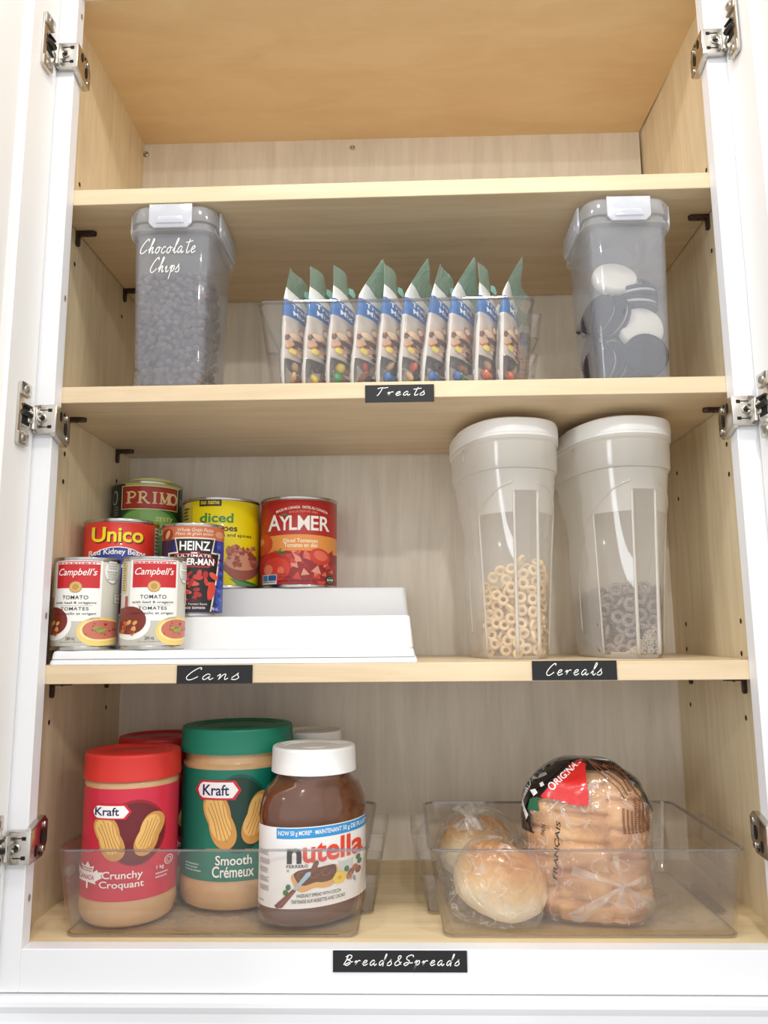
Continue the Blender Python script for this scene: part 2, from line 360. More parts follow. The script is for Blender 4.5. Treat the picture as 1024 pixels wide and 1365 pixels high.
# shelves
def shelf(z0, z1, tilt, label):
    bm = bmesh.new(); v = box(bm, -.0212, .7812, .0005, .284, z0, z1, .0006, 1)
    for q in bm.verts: q.co.z += tilt * (q.co.x - .38) / .38
    return tag(mk('cabinet_shelf', bm, W_SHELF), label, 'shelf', 'maple shelves of the cabinet')
shelf(.8276, .8476, .0019, 'top maple shelf with nothing standing on it')
shelf(.5787, .5980, .0, 'middle maple shelf carrying the trail mix bin and the two flip lid canisters')
shelf(.2609, .2812, .0, 'lower maple shelf carrying the cans and the two cereal dispensers')
def clip(side, y, z, label):
    s = 1 if side < 0 else -1; x = -.022 if side < 0 else .782
    bm = bmesh.new()
    P = [(-.004, 0), (.004, 0), (.004, -.016), (.003, -.0185), (0, -.0195), (-.003, -.0185), (-.004, -.016)]
    prism(bm, P, 0, .0035, 'x', 0, .0005)
    Q = [(0, -.0045), (.021, -.0045), (.0245, -.0025), (.0255, 0), (.0245, .0025), (.021, .0045), (0, .0045)]
    prism(bm, Q, -.0048, 0, 'z', 0, .0005)
    tube(bm, [(.013, 0, -.0045), (.013, 0, -.0058)], .0016, 10)
    if s < 0: bmesh.ops.scale(bm, verts=bm.verts[:], vec=(-1, 1, 1))
    norm(bm)
    tag(mk('shelf_clip', bm, BROWNPL, None, 40, (x + s * .0003, y, z - .0003)), label, 'shelf support', 'brown shelf clips')
for z, t, nm in ((.8276, .0019, 'top'), (.5787, 0, 'middle'), (.2609, 0, 'lower')):
    for sd, sn in ((-1, 'left'), (1, 'right')):
        for y, pn in ((.062, 'front'), (.229, 'rear')):
            if sd > 0 and y > .1 and nm != 'lower': continue
            clip(sd, y, z + sd * t, 'dark brown shelf clip under the %s shelf at its %s %s' % (nm, pn, sn))
# ------------------------------------------------------------------ printed art: flat shapes wrapped on a surface
INK = {}
def ink(r, g, b, rough=.42):
    k = 'ink %d %d %d' % (r, g, b); return mat(k, (r, g, b), rough, coat=.25)
TXT = {}
def text_tris(s, bold=0.0, shear=0.0, space=1.0):
    key = (s, bold, shear, space)
    if key in TXT: return TXT[key]
    c = bpy.data.curves.new('t', 'FONT'); c.body = s; c.size = 1; c.offset = bold * .6; c.shear = shear; c.space_character = space; c.resolution_u = 3
    o = bpy.data.objects.new('t', c); COL.objects.link(o); dg = bpy.context.evaluated_depsgraph_get(); dg.update()
    me = bpy.data.meshes.new_from_object(o.evaluated_get(dg)); bpy.data.objects.remove(o); bpy.data.curves.remove(c)
    me.calc_loop_triangles(); vs = [tuple(v.co[:2]) for v in me.vertices]; ts = [tuple(t.vertices) for t in me.loop_triangles]
    bpy.data.meshes.remove(me)
    if vs:
        x0 = min(v[0] for v in vs); x1 = max(v[0] for v in vs); y0 = min(v[1] for v in vs); y1 = max(v[1] for v in vs)
        vs = [((a - x0) / (x1 - x0 or 1), (b - y0) / (y1 - y0 or 1)) for a, b in vs]; asp = (x1 - x0) / ((y1 - y0) or 1)
    else: asp = 1
    TXT[key] = (vs, ts, asp); return TXT[key]

SCRIPT = {   # single-stroke handwriting, x-height 1, ascender ~2.1, (strokes, advance)
    'T': ([[(.75, 2.0), (.65, 1.2), (.45, .3), (.25, 0)], [(-.1, 1.75), (.5, 2.0), (1.1, 1.95), (1.7, 2.1)]], 1.75),
    'r': ([[(0, .55), (.25, .9), (.3, .35), (.3, .1), (.45, .7), (.75, .95), (1.0, .85)]], 1.3),
    'e': ([[(0, .35), (.55, .55), (.75, .85), (.5, 1.0), (.2, .7), (.2, .2), (.5, 0), (1.0, .3)]], 1.25),
    'a': ([[(.75, .85), (.45, 1.0), (.1, .6), (.1, .15), (.4, .05), (.75, .6), (.85, .9), (.75, .3), (.95, 0), (1.25, .3)]], 1.45),
    't': ([[(.6, 2.0), (.45, .8), (.45, .1), (.75, 0), (1.05, .3)], [(-.1, 1.5), (.5, 1.6), (1.25, 1.75)]], 1.2),
    's': ([[(0, .3), (.4, .85), (.52, 1.15), (.55, .8), (.78, .35), (.5, 0), (.0, .08)]], 1.1),
    'C': ([[(1.35, 1.75), (1.3, 2.1), (.95, 2.0), (.4, 1.3), (.1, .5), (.35, 0), (.85, .1), (1.35, .55)]], 1.7),
    'n': ([[(0, .6), (.25, .95), (.3, .4), (.3, 0), (.55, .8), (.85, .95), (.9, .4), (1.0, 0), (1.3, .25)]], 1.5),
    'l': ([[(0, .3), (.55, 1.3), (.75, 2.0), (.55, 2.15), (.4, 1.4), (.35, .3), (.55, 0), (.9, .3)]], 1.0),
    'd': ([[(.7, .8), (.4, .95), (.1, .55), (.15, .1), (.45, .1), (.8, .9), (1.0, 2.05), (.85, 2.1), (.8, 1.0), (.8, .2), (.85, -.15)]], 1.35),
    'B': ([[(.5, 1.9), (.35, 1.0), (.1, .1)], [(.1, 1.6), (.6, 2.0), (1.15, 1.8), (1.05, 1.3), (.5, 1.05), (1.1, .9), (1.2, .4), (.8, 0), (.35, .1), (.7, .4), (1.6, .75)]], 1.75),
    'S': ([[(1.5, 1.6), (1.4, 1.95), (.9, 2.0), (.35, 1.6), (.5, 1.15), (.95, .9), (.9, .3), (.5, 0), (.15, .25), (.5, .55), (1.2, .5), (1.7, .55)]], 1.8),
    '&': ([[(1.3, .2), (.6, 1.1), (.5, 1.7), (.8, 1.9), (.95, 1.5), (.5, .9), (.15, .4), (.4, 0), (.9, .15), (1.25, .7)]], 1.5),
    'p': ([[(0, .5), (.3, 1.0), (.3, 0), (.2, -1.0), (.35, .1), (.5, .85), (.8, .9), (.85, .35), (.5, .05)]], 1.2),
    'h': ([[(0, .4), (.55, 1.4), (.7, 2.05), (.5, 2.1), (.35, 1.2), (.25, 0), (.5, .75), (.8, .9), (.8, .35), (.9, 0), (1.2, .25)]], 1.4),
    'o': ([[(.45, .95), (.1, .6), (.15, .1), (.5, .05), (.75, .5), (.6, .95), (.4, .85), (1.1, .8)]], 1.2),
    'c': ([[(.75, .8), (.5, 1.0), (.15, .6), (.15, .15), (.45, 0), (.9, .3)]], 1.1),
    'i': ([[(0, .5), (.25, .9), (.25, .2), (.45, 0), (.8, .3)]], .95),
}
def ribbon(pts, w):
    """polyline -> list of quads of width w"""
    P = [Vector(p) for p in pts]; L = []
    for i, p in enumerate(P):
        t = (P[min(i + 1, len(P) - 1)] - P[max(i - 1, 0)]); t = t.normalized() if t.length > 1e-9 else Vector((1, 0)); n = Vector((-t.y, t.x)); L.append((p + n * w / 2, p - n * w / 2))
    return [[L[i][0], L[i][1], L[i + 1][1], L[i + 1][0]] for i in range(len(L) - 1)]

class Art:
    """collects flat polygons (material, layer), cuts them fine and maps them on a surface"""
    def __init__(s, frame=None): s.items = []; s.mats = []; s.frame = frame or (lambda x, y: (x, y))
    def mi(s, mt):
        if mt not in s.mats: s.mats.append(mt)
        return s.mats.index(mt)
    def tri(s, vs, ts, mt, layer): s.items.append((vs, ts, s.mi(mt), layer))
    def poly(s, pts, mt, layer=1, raw=False):
        p = [tuple(q[:2]) for q in pts] if raw else [s.frame(*q[:2]) for q in pts]
        ts = tessellate_polygon([[Vector((a, b, 0)) for a, b in p]]); s.tri(p, ts, mt, layer)
    def rect(s, x0, y0, x1, y1, mt, layer=1): s.poly([(x0, y0), (x1, y0), (x1, y1), (x0, y1)], mt, layer)
    def ell(s, cx, cy, rx, ry, mt, layer=1, rot=0, n=28): s.poly(circ(cx, cy, rx, ry, n, rot), mt, layer)
    def ring(s, cx, cy, rx, ry, w, mt, layer=1, n=36):
        for k in range(n):
            a, b = TAU * k / n, TAU * (k + 1) / n
            s.poly([(cx + rx * math.cos(a), cy + ry * math.sin(a)), (cx + rx * math.cos(b), cy + ry * math.sin(b)), (cx + (rx - w) * math.cos(b), cy + (ry - w) * math.sin(b)), (cx + (rx - w) * math.cos(a), cy + (ry - w) * math.sin(a))], mt, layer)
    def line(s, pts, w, mt, layer=2):
        for q in ribbon(pts, w): s.poly(q, mt, layer)
    def text(s, t, x0, y0, x1, y1, mt, layer=3, bold=0.0, shear=0.0, space=1.0, slant=0.0, arch=0.0):
        """text filling the frame box (x0,y0)-(x1,y1); y0 is the top edge in the frame's own direction"""
        vs, ts, _ = text_tris(t, bold, shear, space); p = []
        for a, b in vs:
            y = y1 + (y0 - y1) * b
            y += (y1 - y0) * (slant * a + arch * (1 - (2 * a - 1) ** 2)) * -1
            p.append(s.frame(x0 + (x1 - x0) * a, y))
        s.tri(p, ts, mt, layer)
    def fine(s, x0, y0, x1, y1, mt, rows=3, layer=2, seed=0, fill=.5):
        """rows of tiny print too small to read: broken dark dashes"""
        g = random.Random(seed); h = (y1 - y0) / rows
        for k in range(rows):
            x = x0; e = x1 - (x1 - x0) * g.uniform(0, .25)
            while x < e:
                w = (x1 - x0) * g.uniform(.05, .13); s.rect(x, y0 + h * k, min(x + w, e), y0 + h * (k + fill), mt, layer); x += w + (x1 - x0) * .03
    def script(s, t, x0, y0, x1, y1, mt, w, layer=3, spacing=1.12, shear=.28):
        """handwriting: baseline y1, x-height so that ascenders reach y0"""
        x = 0; st = []
        for ch in t:
            if ch == ' ': x += .8; continue
            g, adv = SCRIPT[ch]
            for k in g: st.append([(a + x + shear * b, b) for a, b in smooth_pts(k, False, 5)])
            x += adv * spacing
        xs = [p[0] for k in st for p in k]; a0, a1 = min(xs), max(xs)
        for k in st:
            pts = [(x0 + (p[0] - a0) / (a1 - a0) * (x1 - x0), y1 + (y0 - y1) * p[1] / 2.1) for p in k]
            s.line(pts, w, mt, layer)
    def build(s, bm, fmap, cut=None, span=None, step=2e-4, ybase=0, cuty=None, mats=None):
        """fmap(x, y, h) -> 3D point; mats: material list to append to"""
        off = len(mats) if mats is not None else 0
        b2 = bmesh.new()
        lay = b2.verts.layers.float.new('h')
        for vs, ts, mi, layer in s.items:
            V = [b2.verts.new((x, y, 0)) for x, y in vs]
            for v in V: v[lay] = layer * step
            for t in ts:
                try: f = b2.faces.new([V[i] for i in t]); f.material_index = mi + off
                except ValueError: pass
        b2.verts.ensure_lookup_table()
        for axis, c in ((0, cut), (1, cuty)):
            if not c: continue
            lo = min(v.co[axis] for v in b2.verts); hi = max(v.co[axis] for v in b2.verts); k = math.ceil(lo / c)
            while k * c < hi:
                co = [0, 0, 0]; co[axis] = k * c; no = [0, 0, 0]; no[axis] = 1
                bmesh.ops.bisect_plane(b2, geom=b2.verts[:] + b2.edges[:] + b2.faces[:], dist=1e-7, plane_co=co, plane_no=no); k += 1
        # make every piece face outwards (+h)
        vm = {}
        for v in b2.verts: vm[v] = bm.verts.new(fmap(v.co.x, v.co.y, v[lay]))
        for f in b2.faces:
            vs = [vm[v] for v in f.verts]
            if f.calc_area() < 1e-12: continue
            if f.normal.z < 0 or (f.normal.z == 0): pass
            a, b, c = [v.co for v in f.verts][:3]
            if (b - a).cross(c - a).z < 0: vs = vs[::-1]
            try: q = bm.faces.new(vs); q.material_index = f.material_index
            except ValueError: pass
        b2.free()
        if mats is not None: mats.extend(s.mats)

class Wrap:
    """upright elliptic surface (half axes a, b, rotated rot) whose front faces -Y; arc length 0 at the front"""
    def __init__(s, a, b=None, rot=0.0, n=720):
        b = a if b is None else b; s.p = []; c, si = math.cos(rot), math.sin(rot)
        for k in range(n + 1):
            t = -PI / 2 - PI + TAU * k / n; x, y = a * math.cos(t), b * math.sin(t); nx, ny = math.cos(t) / a, math.sin(t) / b; l = math.hypot(nx, ny)
            s.p.append((x * c - y * si, x * si + y * c, (nx * c - ny * si) / l, (nx * si + ny * c) / l))
        L = [0]
        for q, r_ in zip(s.p[:-1], s.p[1:]): L.append(L[-1] + math.hypot(r_[0] - q[0], r_[1] - q[1]))
        # front = the point with normal closest to -Y
        i0 = min(range(n), key=lambda i: s.p[i][3]); s.L = [l - L[i0] for l in L]; s.tot = L[-1]; s.n = n
        # apparent x -> arc over the front half
        s.front = sorted((s.p[i][0], s.L[i]) for i in range(n) if s.p[i][3] < 0); s.hw = max(abs(s.front[0][0]), s.front[-1][0])
    def arc(s, x):
        f = s.front
        if x <= f[0][0]: return f[0][1]
        for (a, l), (b, k) in zip(f[:-1], f[1:]):
            if a <= x <= b: return l + (k - l) * ((x - a) / (b - a) if b > a else 0)
        return f[-1][1]
    def pos(s, l):
        while l < s.L[0]: l += s.tot
        while l > s.L[-1]: l -= s.tot
        lo, hi = 0, s.n
        while hi - lo > 1:
            m_ = (lo + hi) // 2
            if s.L[m_] <= l: lo = m_
            else: hi = m_
        d = s.L[hi] - s.L[lo]; t = (l - s.L[lo]) / d if d else 0; A, B = s.p[lo], s.p[hi]
        return tuple(A[i] + (B[i] - A[i]) * t for i in range(4))
    def frame(s, xc, half, ytop, ybot, z0, z1):
        """photo-crop coordinates -> (arc, z)"""
        return lambda x, y: (s.arc(max(-.999, min(.999, (x - xc) / half)) * s.hw), z0 + (ybot - y) / (ybot - ytop) * (z1 - z0))
    def fmap(s, scale=1.0):
        def f(x, y, h):
            px, py, nx, ny = s.pos(x); return (px * scale + nx * h, py * scale + ny * h, y)
        return f

# ------------------------------------------------------------------ black name tags on the shelf edges
def name_tag(word, x0, x1, z0, z1, y, label, box_):
    bm = bmesh.new(); box(bm, x0, x1, y - .0007, y, z0, z1); mats = [BLACKTAG]
    a = Art(); u0, v0, u1, v1 = box_; W_, H_ = x1 - x0, z1 - z0
    a.script(word, x0 + u0 * W_, z0 + v1 * H_, x0 + u1 * W_, z0 + v0 * H_, WHITEINK, .00085, 1)
    a.build(bm, lambda p, q, h: (p, y - .0007 - h, q), mats=mats)
    tag(mk('name_tag', bm, mats), label, 'label')
name_tag('Treats', .3512, .4300, .5730, .5936, -.0003, 'black tag with white handwriting reading Treats on the middle shelf edge', (.17, .38, .86, .86))
name_tag('Cans', .1448, .2275, .2605, .2802, -.0003, 'black tag with white handwriting reading Cans on the lower shelf edge', (.13, .22, .82, .86))
name_tag('Cereals', .5294, .6198, .2616, .2821, -.0003, 'black tag with white handwriting reading Cereals on the lower shelf edge', (.17, .26, .82, .86))
name_tag('Breads&Spreads', .3173, .4512, -.0204, -.0003, -.0196, 'black tag with white handwriting reading Breads and Spreads on the bottom rail', (.08, .32, .94, .82))

# ------------------------------------------------------------------ stepped can riser
Z4 = .2815
WPL = mat('white plastic', (230, 231, 232), .35)
ris = thing('can_riser', 'white plastic three step riser under the food cans', 'can riser', (0, 0, Z4))
def step_block(name, x0, x1, y0, y1, z0, z1, dr):
    bm = bmesh.new(); n = 3
    rings = []
    for z, ins in ((z0, 0), (z1 - .003, dr), (z1 - .0008, dr + .0009), (z1, dr + .003)):
        rings.append([(px, py, z) for px, py, _ in rrect(x1 - x0 - 2 * ins, y1 - y0 - ins, .006, 0, 4, (x0 + x1) / 2, (y0 + y1) / 2 + ins / 2)])
    loft(bm, rings); norm(bm); return mk(name, bm, WPL, ris, 40)
step_block('base_flange', .0012, .4068, .0008, .284, 0, .0062, .0004)
step_block('low_step', .0030, .4040, .0014, .284, .0062, .0152, .0008)
step_block('middle_step', .0060, .4030, .0776, .284, .0152, .0530, .0035)
step_block('high_step', .0090, .3985, .1748, .284, .0530, .0923, .0035)
S1, S2, S3 = Z4 + .0153, Z4 + .0531, Z4 + .0924

# ------------------------------------------------------------------ cans
CANM = mat('tin can steel', (190, 188, 184), .22, 1.0)
CAMX, CAMY = .39371, -.84489
def face_cam(x, y): return math.atan2(CAMX - x, -(CAMY - y))   # z-rotation turning local -Y to the camera
def can(label, x, y, z, r, h, basecol, art, twist=0.0, name='food_can', group=None):
    t = thing(name, label, 'can', (x, y, z), face_cam(x, y) + twist, group)
    bm = bmesh.new()
    lathe(bm, [(r * .93, .002), (r * .97, 0), (r * 1.0, .0005), (r * 1.006, .002), (r * 1.0, .0038), (r * .978, .0048), (r * .978, h - .0048), (r * 1.0, h - .0038), (r * 1.006, h - .002), (r * 1.0, h - .0005), (r * .97, h), (r * .94, h - .001), (r * .93, h - .004), (r * .8, h - .004), (r * .79, h - .0046)], 64)
    norm(bm); mk('tin', bm, CANM, t, 30)
    bm = bmesh.new(); mats = [ink(*basecol)]; rl = r * .988
    lathe(bm, [(rl * .985, .0048), (rl, .0056), (rl, h - .0056), (rl * .985, h - .0048)], 72, caps=(False, False))
    w = Wrap(rl); a = art(w, h)
    a.build(bm, w.fmap(), cut=.004, mats=mats)
    mk('paper_label', bm, mats, t, 50)
    return t

def art_soup(w, h):
    a = Art(w.frame(733, 218, 48, 706, 0, h)); WH = ink(240, 239, 234); RED = ink(196, 34, 40); K = ink(40, 38, 36); G = ink(160, 158, 150)
    a.rect(578, 72, 887, 503, WH, 1); a.rect(593, 80, 875, 270, RED, 2); a.rect(600, 86, 872, 101, WH, 3)
    a.fine(606, 90, 866, 98, RED, 1, 4, 3, 1.0)
    a.text("Campbell's", 607, 130, 860, 196, WH, 3, .012, .3)
    a.ell(733, 262, 42, 40, ink(214, 180, 110), 3); a.ring(733, 262, 42, 40, 5, ink(186, 140, 70), 4); a.ell(733, 262, 22, 22, ink(190, 145, 80), 4)
    a.text('TOMATO', 645, 322, 815, 349, K, 3, .012, 0, 1.1); a.text('with basil & oregano', 595, 364, 861, 386, K, 3, .01)
    a.rect(630, 393, 840, 395, G, 3)
    a.text('TOMATES', 636, 404, 820, 427, K, 3, .012, 0, 1.1); a.text('avec basilic et origan', 590, 441, 862, 463, K, 3, .01)
    # bowls
    a.ell(880, 575, 128, 102, ink(235, 205, 120), 1); a.ell(884, 566, 112, 78, ink(250, 226, 150), 2); a.ell(888, 562, 100, 68, ink(196, 112, 92), 3)
    g = random.Random(3)
    for k in range(14): a.ell(888 + g.uniform(-80, 80), 562 + g.uniform(-45, 45), 5, 4, ink(150, 50, 40), 4)
    for k in range(5): a.ell(880 + g.uniform(-22, 22), 560 + g.uniform(-14, 14), 18, 9, ink(150, 160, 80), 5, g.uniform(-1, 1))
    a.ell(590, 520, 128, 116, WH, 1.5); a.ell(582, 500, 108, 98, ink(120, 40, 28), 2.5)
    for k in range(12): a.ell(560 + g.uniform(-40, 60), 560 + g.uniform(-50, 30), 18, 12, ink(*[(190, 110, 60), (150, 50, 35), (215, 160, 90)][k % 3]), 3.2 + k * .05, g.uniform(0, 3))
    a.rect(526, 82, 551, 305, ink(216, 196, 120), 3); a.fine(530, 90, 548, 300, ink(120, 100, 50), 12, 4, 5)
    a.rect(548, 330, 565, 470, ink(160, 70, 55), 2)
    a.text('284 mL', 683, 611, 748, 634, ink(90, 88, 84), 3.5, .005); a.fine(640, 646, 800, 652, ink(120, 118, 112), 1, 3, 8)
    # badge and gluten box lie round to the right
    L0 = w.arc(.9 * w.hw)
    f0 = a.frame; mm = w.hw / 218
    a.frame = lambda x, y: ((x - 733) * mm, f0(733, y)[1])
    a.ell(990, 150, 72, 88, ink(120, 118, 112), 1); a.ell(988, 146, 70, 86, WH, 2)
    for k, s_ in enumerate(['NO ARTIFICIAL', 'COLOURS OR', 'FLAVOURS', 'SANS', 'COLORANT', 'NI SAVEUR', 'ARTIFICIELS']): a.text(s_, 940 + (k % 3) * 5, 82 + k * 18 + (8 if k > 2 else 0), 1038 - (k % 3) * 5, 94 + k * 18 + (8 if k > 2 else 0), ink(90, 90, 90), 3)
    a.rect(1010, 303, 1190, 376, ink(120, 118, 112), 1); a.rect(1013, 306, 1187, 373, WH, 2); a.text('GLUTEN FREE', 1030, 314, 1170, 329, K, 3); a.text('SANS GLUTEN', 1030, 346, 1170, 361, K, 3)
    return a
SOUPB = (206, 203, 190)
can('leftmost tomato soup can on the lowest step, its red and white panel turned left', .0240, .0400, S1, .0366, .1040, SOUPB, art_soup, -.33, group='tomato soup cans')
can('right-hand tomato soup can on the lowest step, red and white panel facing front', .1030, .0396, S1, .0362, .1040, SOUPB, art_soup, 0, group='tomato soup cans')

def art_beans(w, h):
    a = Art(w.frame(310, 264, 350, 985, 0, h)); Y = ink(246, 222, 40); D = ink(110, 20, 20); B = ink(46, 60, 140); WH = ink(240, 238, 236)
    a.text('Unico', 116, 416, 466, 514, D, 1.5, .05); a.text('Unico', 110, 408, 458, 506, Y, 2.5, .04)
    a.ell(290, 690, 236, 156, WH, 1); a.ell(290, 690, 230, 150, B, 2)
    a.text('Red Kidney Beans', 96, 562, 476, 608, WH, 3, .03, 0, 1, 0, .3); a.text("Haricots rouges", 130, 640, 450, 680, WH, 3, .02)
    a.ell(290, 900, 150, 60, ink(120, 30, 30), 3)
    a.rect(540, 392, 572, 980, WH, 1); a.fine(543, 400, 571, 960, ink(60, 60, 60), 22, 2, 4)
    a.rect(40, 388, 60, 980, ink(200, 50, 42), 1)
    return a
can('red can with large yellow lettering and blue oval on the middle step, left one', .0300, .1258, S2, .0463, .1215, (216, 52, 40), art_beans)

def art_heinz(w, h):
    a = Art(w.frame(151, 181, 225, 770, 0, h)); OR = ink(206, 112, 74); CR = ink(236, 222, 196); K = ink(22, 20, 26); WH = ink(242, 240, 238); NB = ink(38, 52, 140); RD = ink(190, 44, 40)
    a.rect(-30, 236, 333, 322, OR, 1); a.text('Whole Grain Pasta', 60, 256, 262, 278, CR, 2, .01, .25); a.text('Pâtes de grain entier', 50, 280, 268, 304, CR, 2, .01, .25)
    a.ell(6, 292, 30, 36, ink(150, 60, 40), 2); a.ell(8, 292, 10, 26, ink(226, 180, 130), 3, .3); a.ell(302, 288, 26, 20, ink(222, 160, 120), 2)
    a.rect(-28, 322, 40, 740, ink(40, 34, 70), 1); a.rect(285, 322, 331, 740, ink(40, 70, 168), 1)
    a.poly([(46, 312), (276, 312), (262, 396), (306, 400), (290, 560), (262, 740), (40, 740), (20, 560), (12, 400), (62, 396)], CR, 2)
    a.poly([(54, 320), (268, 320), (252, 404), (296, 408), (281, 560), (254, 740), (48, 740), (28, 560), (22, 408), (70, 404)], K, 3)
    a.text('HEINZ', 76, 334, 246, 388, WH, 4, .035)
    a.poly([(20, 452), (60, 405), (240, 405), (282, 452), (240, 486), (60, 486)], RD, 3.5); a.poly([(30, 452), (66, 411), (234, 411), (272, 452), (234, 480), (66, 480)], ink(70, 16, 22), 3.7)
    a.rect(138, 396, 188, 409, RD, 4.2); a.fine(142, 399, 186, 407, WH, 1, 5, 2, 1.0)
    a.text('ULTIMATE', 66, 411, 252, 427, WH, 4.4, .01, .1); a.text('SPIDER-MAN', 34, 434, 270, 474, WH, 4.6, .05, .05)
    g = random.Random(9)   # pasta shapes in tomato sauce
    for k in range(26):
        x, y = 90 + g.uniform(-30, 180), 590 + g.uniform(-75, 90); a.ell(x, y, g.uniform(16, 36), g.uniform(9, 16), ink(*[(196, 56, 44), (166, 36, 32), (214, 84, 62)][k % 3]), 4 + k * .04, g.uniform(0, 3))
    a.ell(258, 620, 22, 52, ink(206, 66, 50), 5.2, .15); a.ell(150, 700, 60, 34, ink(60, 22, 30), 4.2)
    a.text('shapes in Tomato Sauce', 60, 692, 236, 706, WH, 5.3); a.text('en sauce tomate', 60, 712, 226, 726, WH, 5.3); a.text('398 mL', 256, 716, 300, 734, ink(220, 226, 240), 5.3)
    for k in range(14): a.ell(302 + g.uniform(-16, 16), 360 + k * 26, 12, 6, ink(*[(70, 110, 210), (24, 36, 96)][k % 2]), 2 + k * .03, g.uniform(0, 3))
    return a
can('dark blue pasta can with an orange top band standing in front of the yellow can', .1247, .1205, S2, .0388, .1150, (36, 44, 112), art_heinz)

def art_primo(w, h):
    a = Art(w.frame(508, 238, 85, 830, 0, h)); CR = ink(240, 216, 160); RD = ink(178, 44, 34); DK = ink(18, 52, 30)
    a.rect(272, 100, 335, 800, ink(20, 40, 34), 1)
    a.ell(540, 108, 190, 40, ink(196, 198, 110), 1)
    a.ell(520, 480, 236, 230, ink(60, 122, 52), 1.2); a.ell(510, 350, 160, 70, ink(120, 170, 84), 1.6)
    a.rect(332, 122, 707, 286, CR, 2); a.rect(338, 128, 701, 280, ink(120, 26, 24), 2.6); a.rect(346, 134, 694, 274, RD, 3)
    x0, y0, y1 = 362, 164, 246       # serif capitals P R I M O drawn as strokes
    def V(x, w_=16): a.rect(x, y0, x + w_, y1, CR, 4); a.rect(x - 9, y0, x + w_ + 9, y0 + 7, CR, 4.2); a.rect(x - 9, y1 - 7, x + w_ + 9, y1, CR, 4.2)
    def bowl(x, wd):
        p = [(x + 10, y0 + 3), (x + wd * .7, y0 + 4), (x + wd, y0 + 20), (x + wd * .7, y0 + 40), (x + 10, y0 + 42)]; a.line(smooth_pts(p, False, 6), 11, CR, 4.4)
    V(372); bowl(376, 46); V(446); bowl(450, 44); a.line([(470, 205), (505, 243), (520, 243)], 13, CR, 4.4)
    V(542); V(588, 10); a.line([(592, 168), (616, 238)], 14, CR, 4.4); a.line([(616, 238), (642, 168)], 8, CR, 4.5); V(634)
    a.ring(684 - 12, 205, 30, 42, 13, CR, 4.4)
    a.text('ZESTY', 556, 336, 680, 364, ink(216, 214, 130), 3, .02, .1); a.text('PASTA SAUCE', 400, 420, 660, 460, CR, 3)
    a.ell(288, 195, 18, 52, ink(190, 196, 190), 2); a.ell(288, 195, 12, 40, ink(40, 60, 50), 3); a.fine(278, 260, 318, 330, ink(150, 160, 150), 4, 2, 6)
    a.rect(716, 140, 742, 800, ink(30, 60, 40), 1); a.fine(720, 190, 740, 240, ink(200, 200, 190), 4, 2, 8)
    return a
can('dark green can with a red framed panel on the top step, in the corner', .0262, .2330, S3, .0480, .1510, (24, 66, 36), art_primo)

def art_diced(w, h):
    a = Art(w.frame(316, 226, 75, 605, 0, h)); K = ink(26, 28, 20); GR = ink(50, 136, 66); Y2 = ink(226, 214, 120)
    a.rect(93, 100, 140, 590, Y2, 1); a.rect(100, 130, 150, 240, ink(206, 190, 70), 1.5); a.fine(100, 130, 130, 230, K, 5, 2, 3)
    a.rect(188, 86, 312, 130, K, 2); a.text('no name', 197, 100, 300, 120, ink(236, 214, 20), 3, .03)
    a.text('diced', 192, 170, 381, 226, GR, 2, .035); a.text('tomatoes', 186, 245, 404, 276, K, 2, .03); a.text('with herbs and spices', 190, 288, 486, 313, K, 2, .01)
    a.poly([(330, 470), (380, 540), (470, 560), (538, 585), (538, 602), (440, 602), (330, 500)], ink(52, 120, 62), 1); a.poly([(360, 545), (470, 575), (536, 598), (430, 602)], ink(90, 150, 90), 1.5)
    a.ell(436, 470, 102, 88, ink(156, 88, 74), 2); a.ell(436, 448, 98, 52, ink(206, 150, 120), 2.4)
    g = random.Random(4)
    for k in range(34):
        x, y = 436 + g.uniform(-82, 82), 428 + g.uniform(-72, 46) ; q = g.uniform(12, 20); r_ = g.uniform(0, 3)
        a.poly([(x + q * math.cos(r_ + i * PI / 2), y + q * math.sin(r_ + i * PI / 2)) for i in range(4)], ink(*[(178, 104, 86), (150, 80, 66), (200, 130, 106), (164, 92, 72)][k % 4]), 3 + k * .03)
    return a
can('yellow can with green lettering and a bowl of diced tomatoes, on the top step', .1345, .2290, S3, .0540, .1245, (238, 218, 10), art_diced)

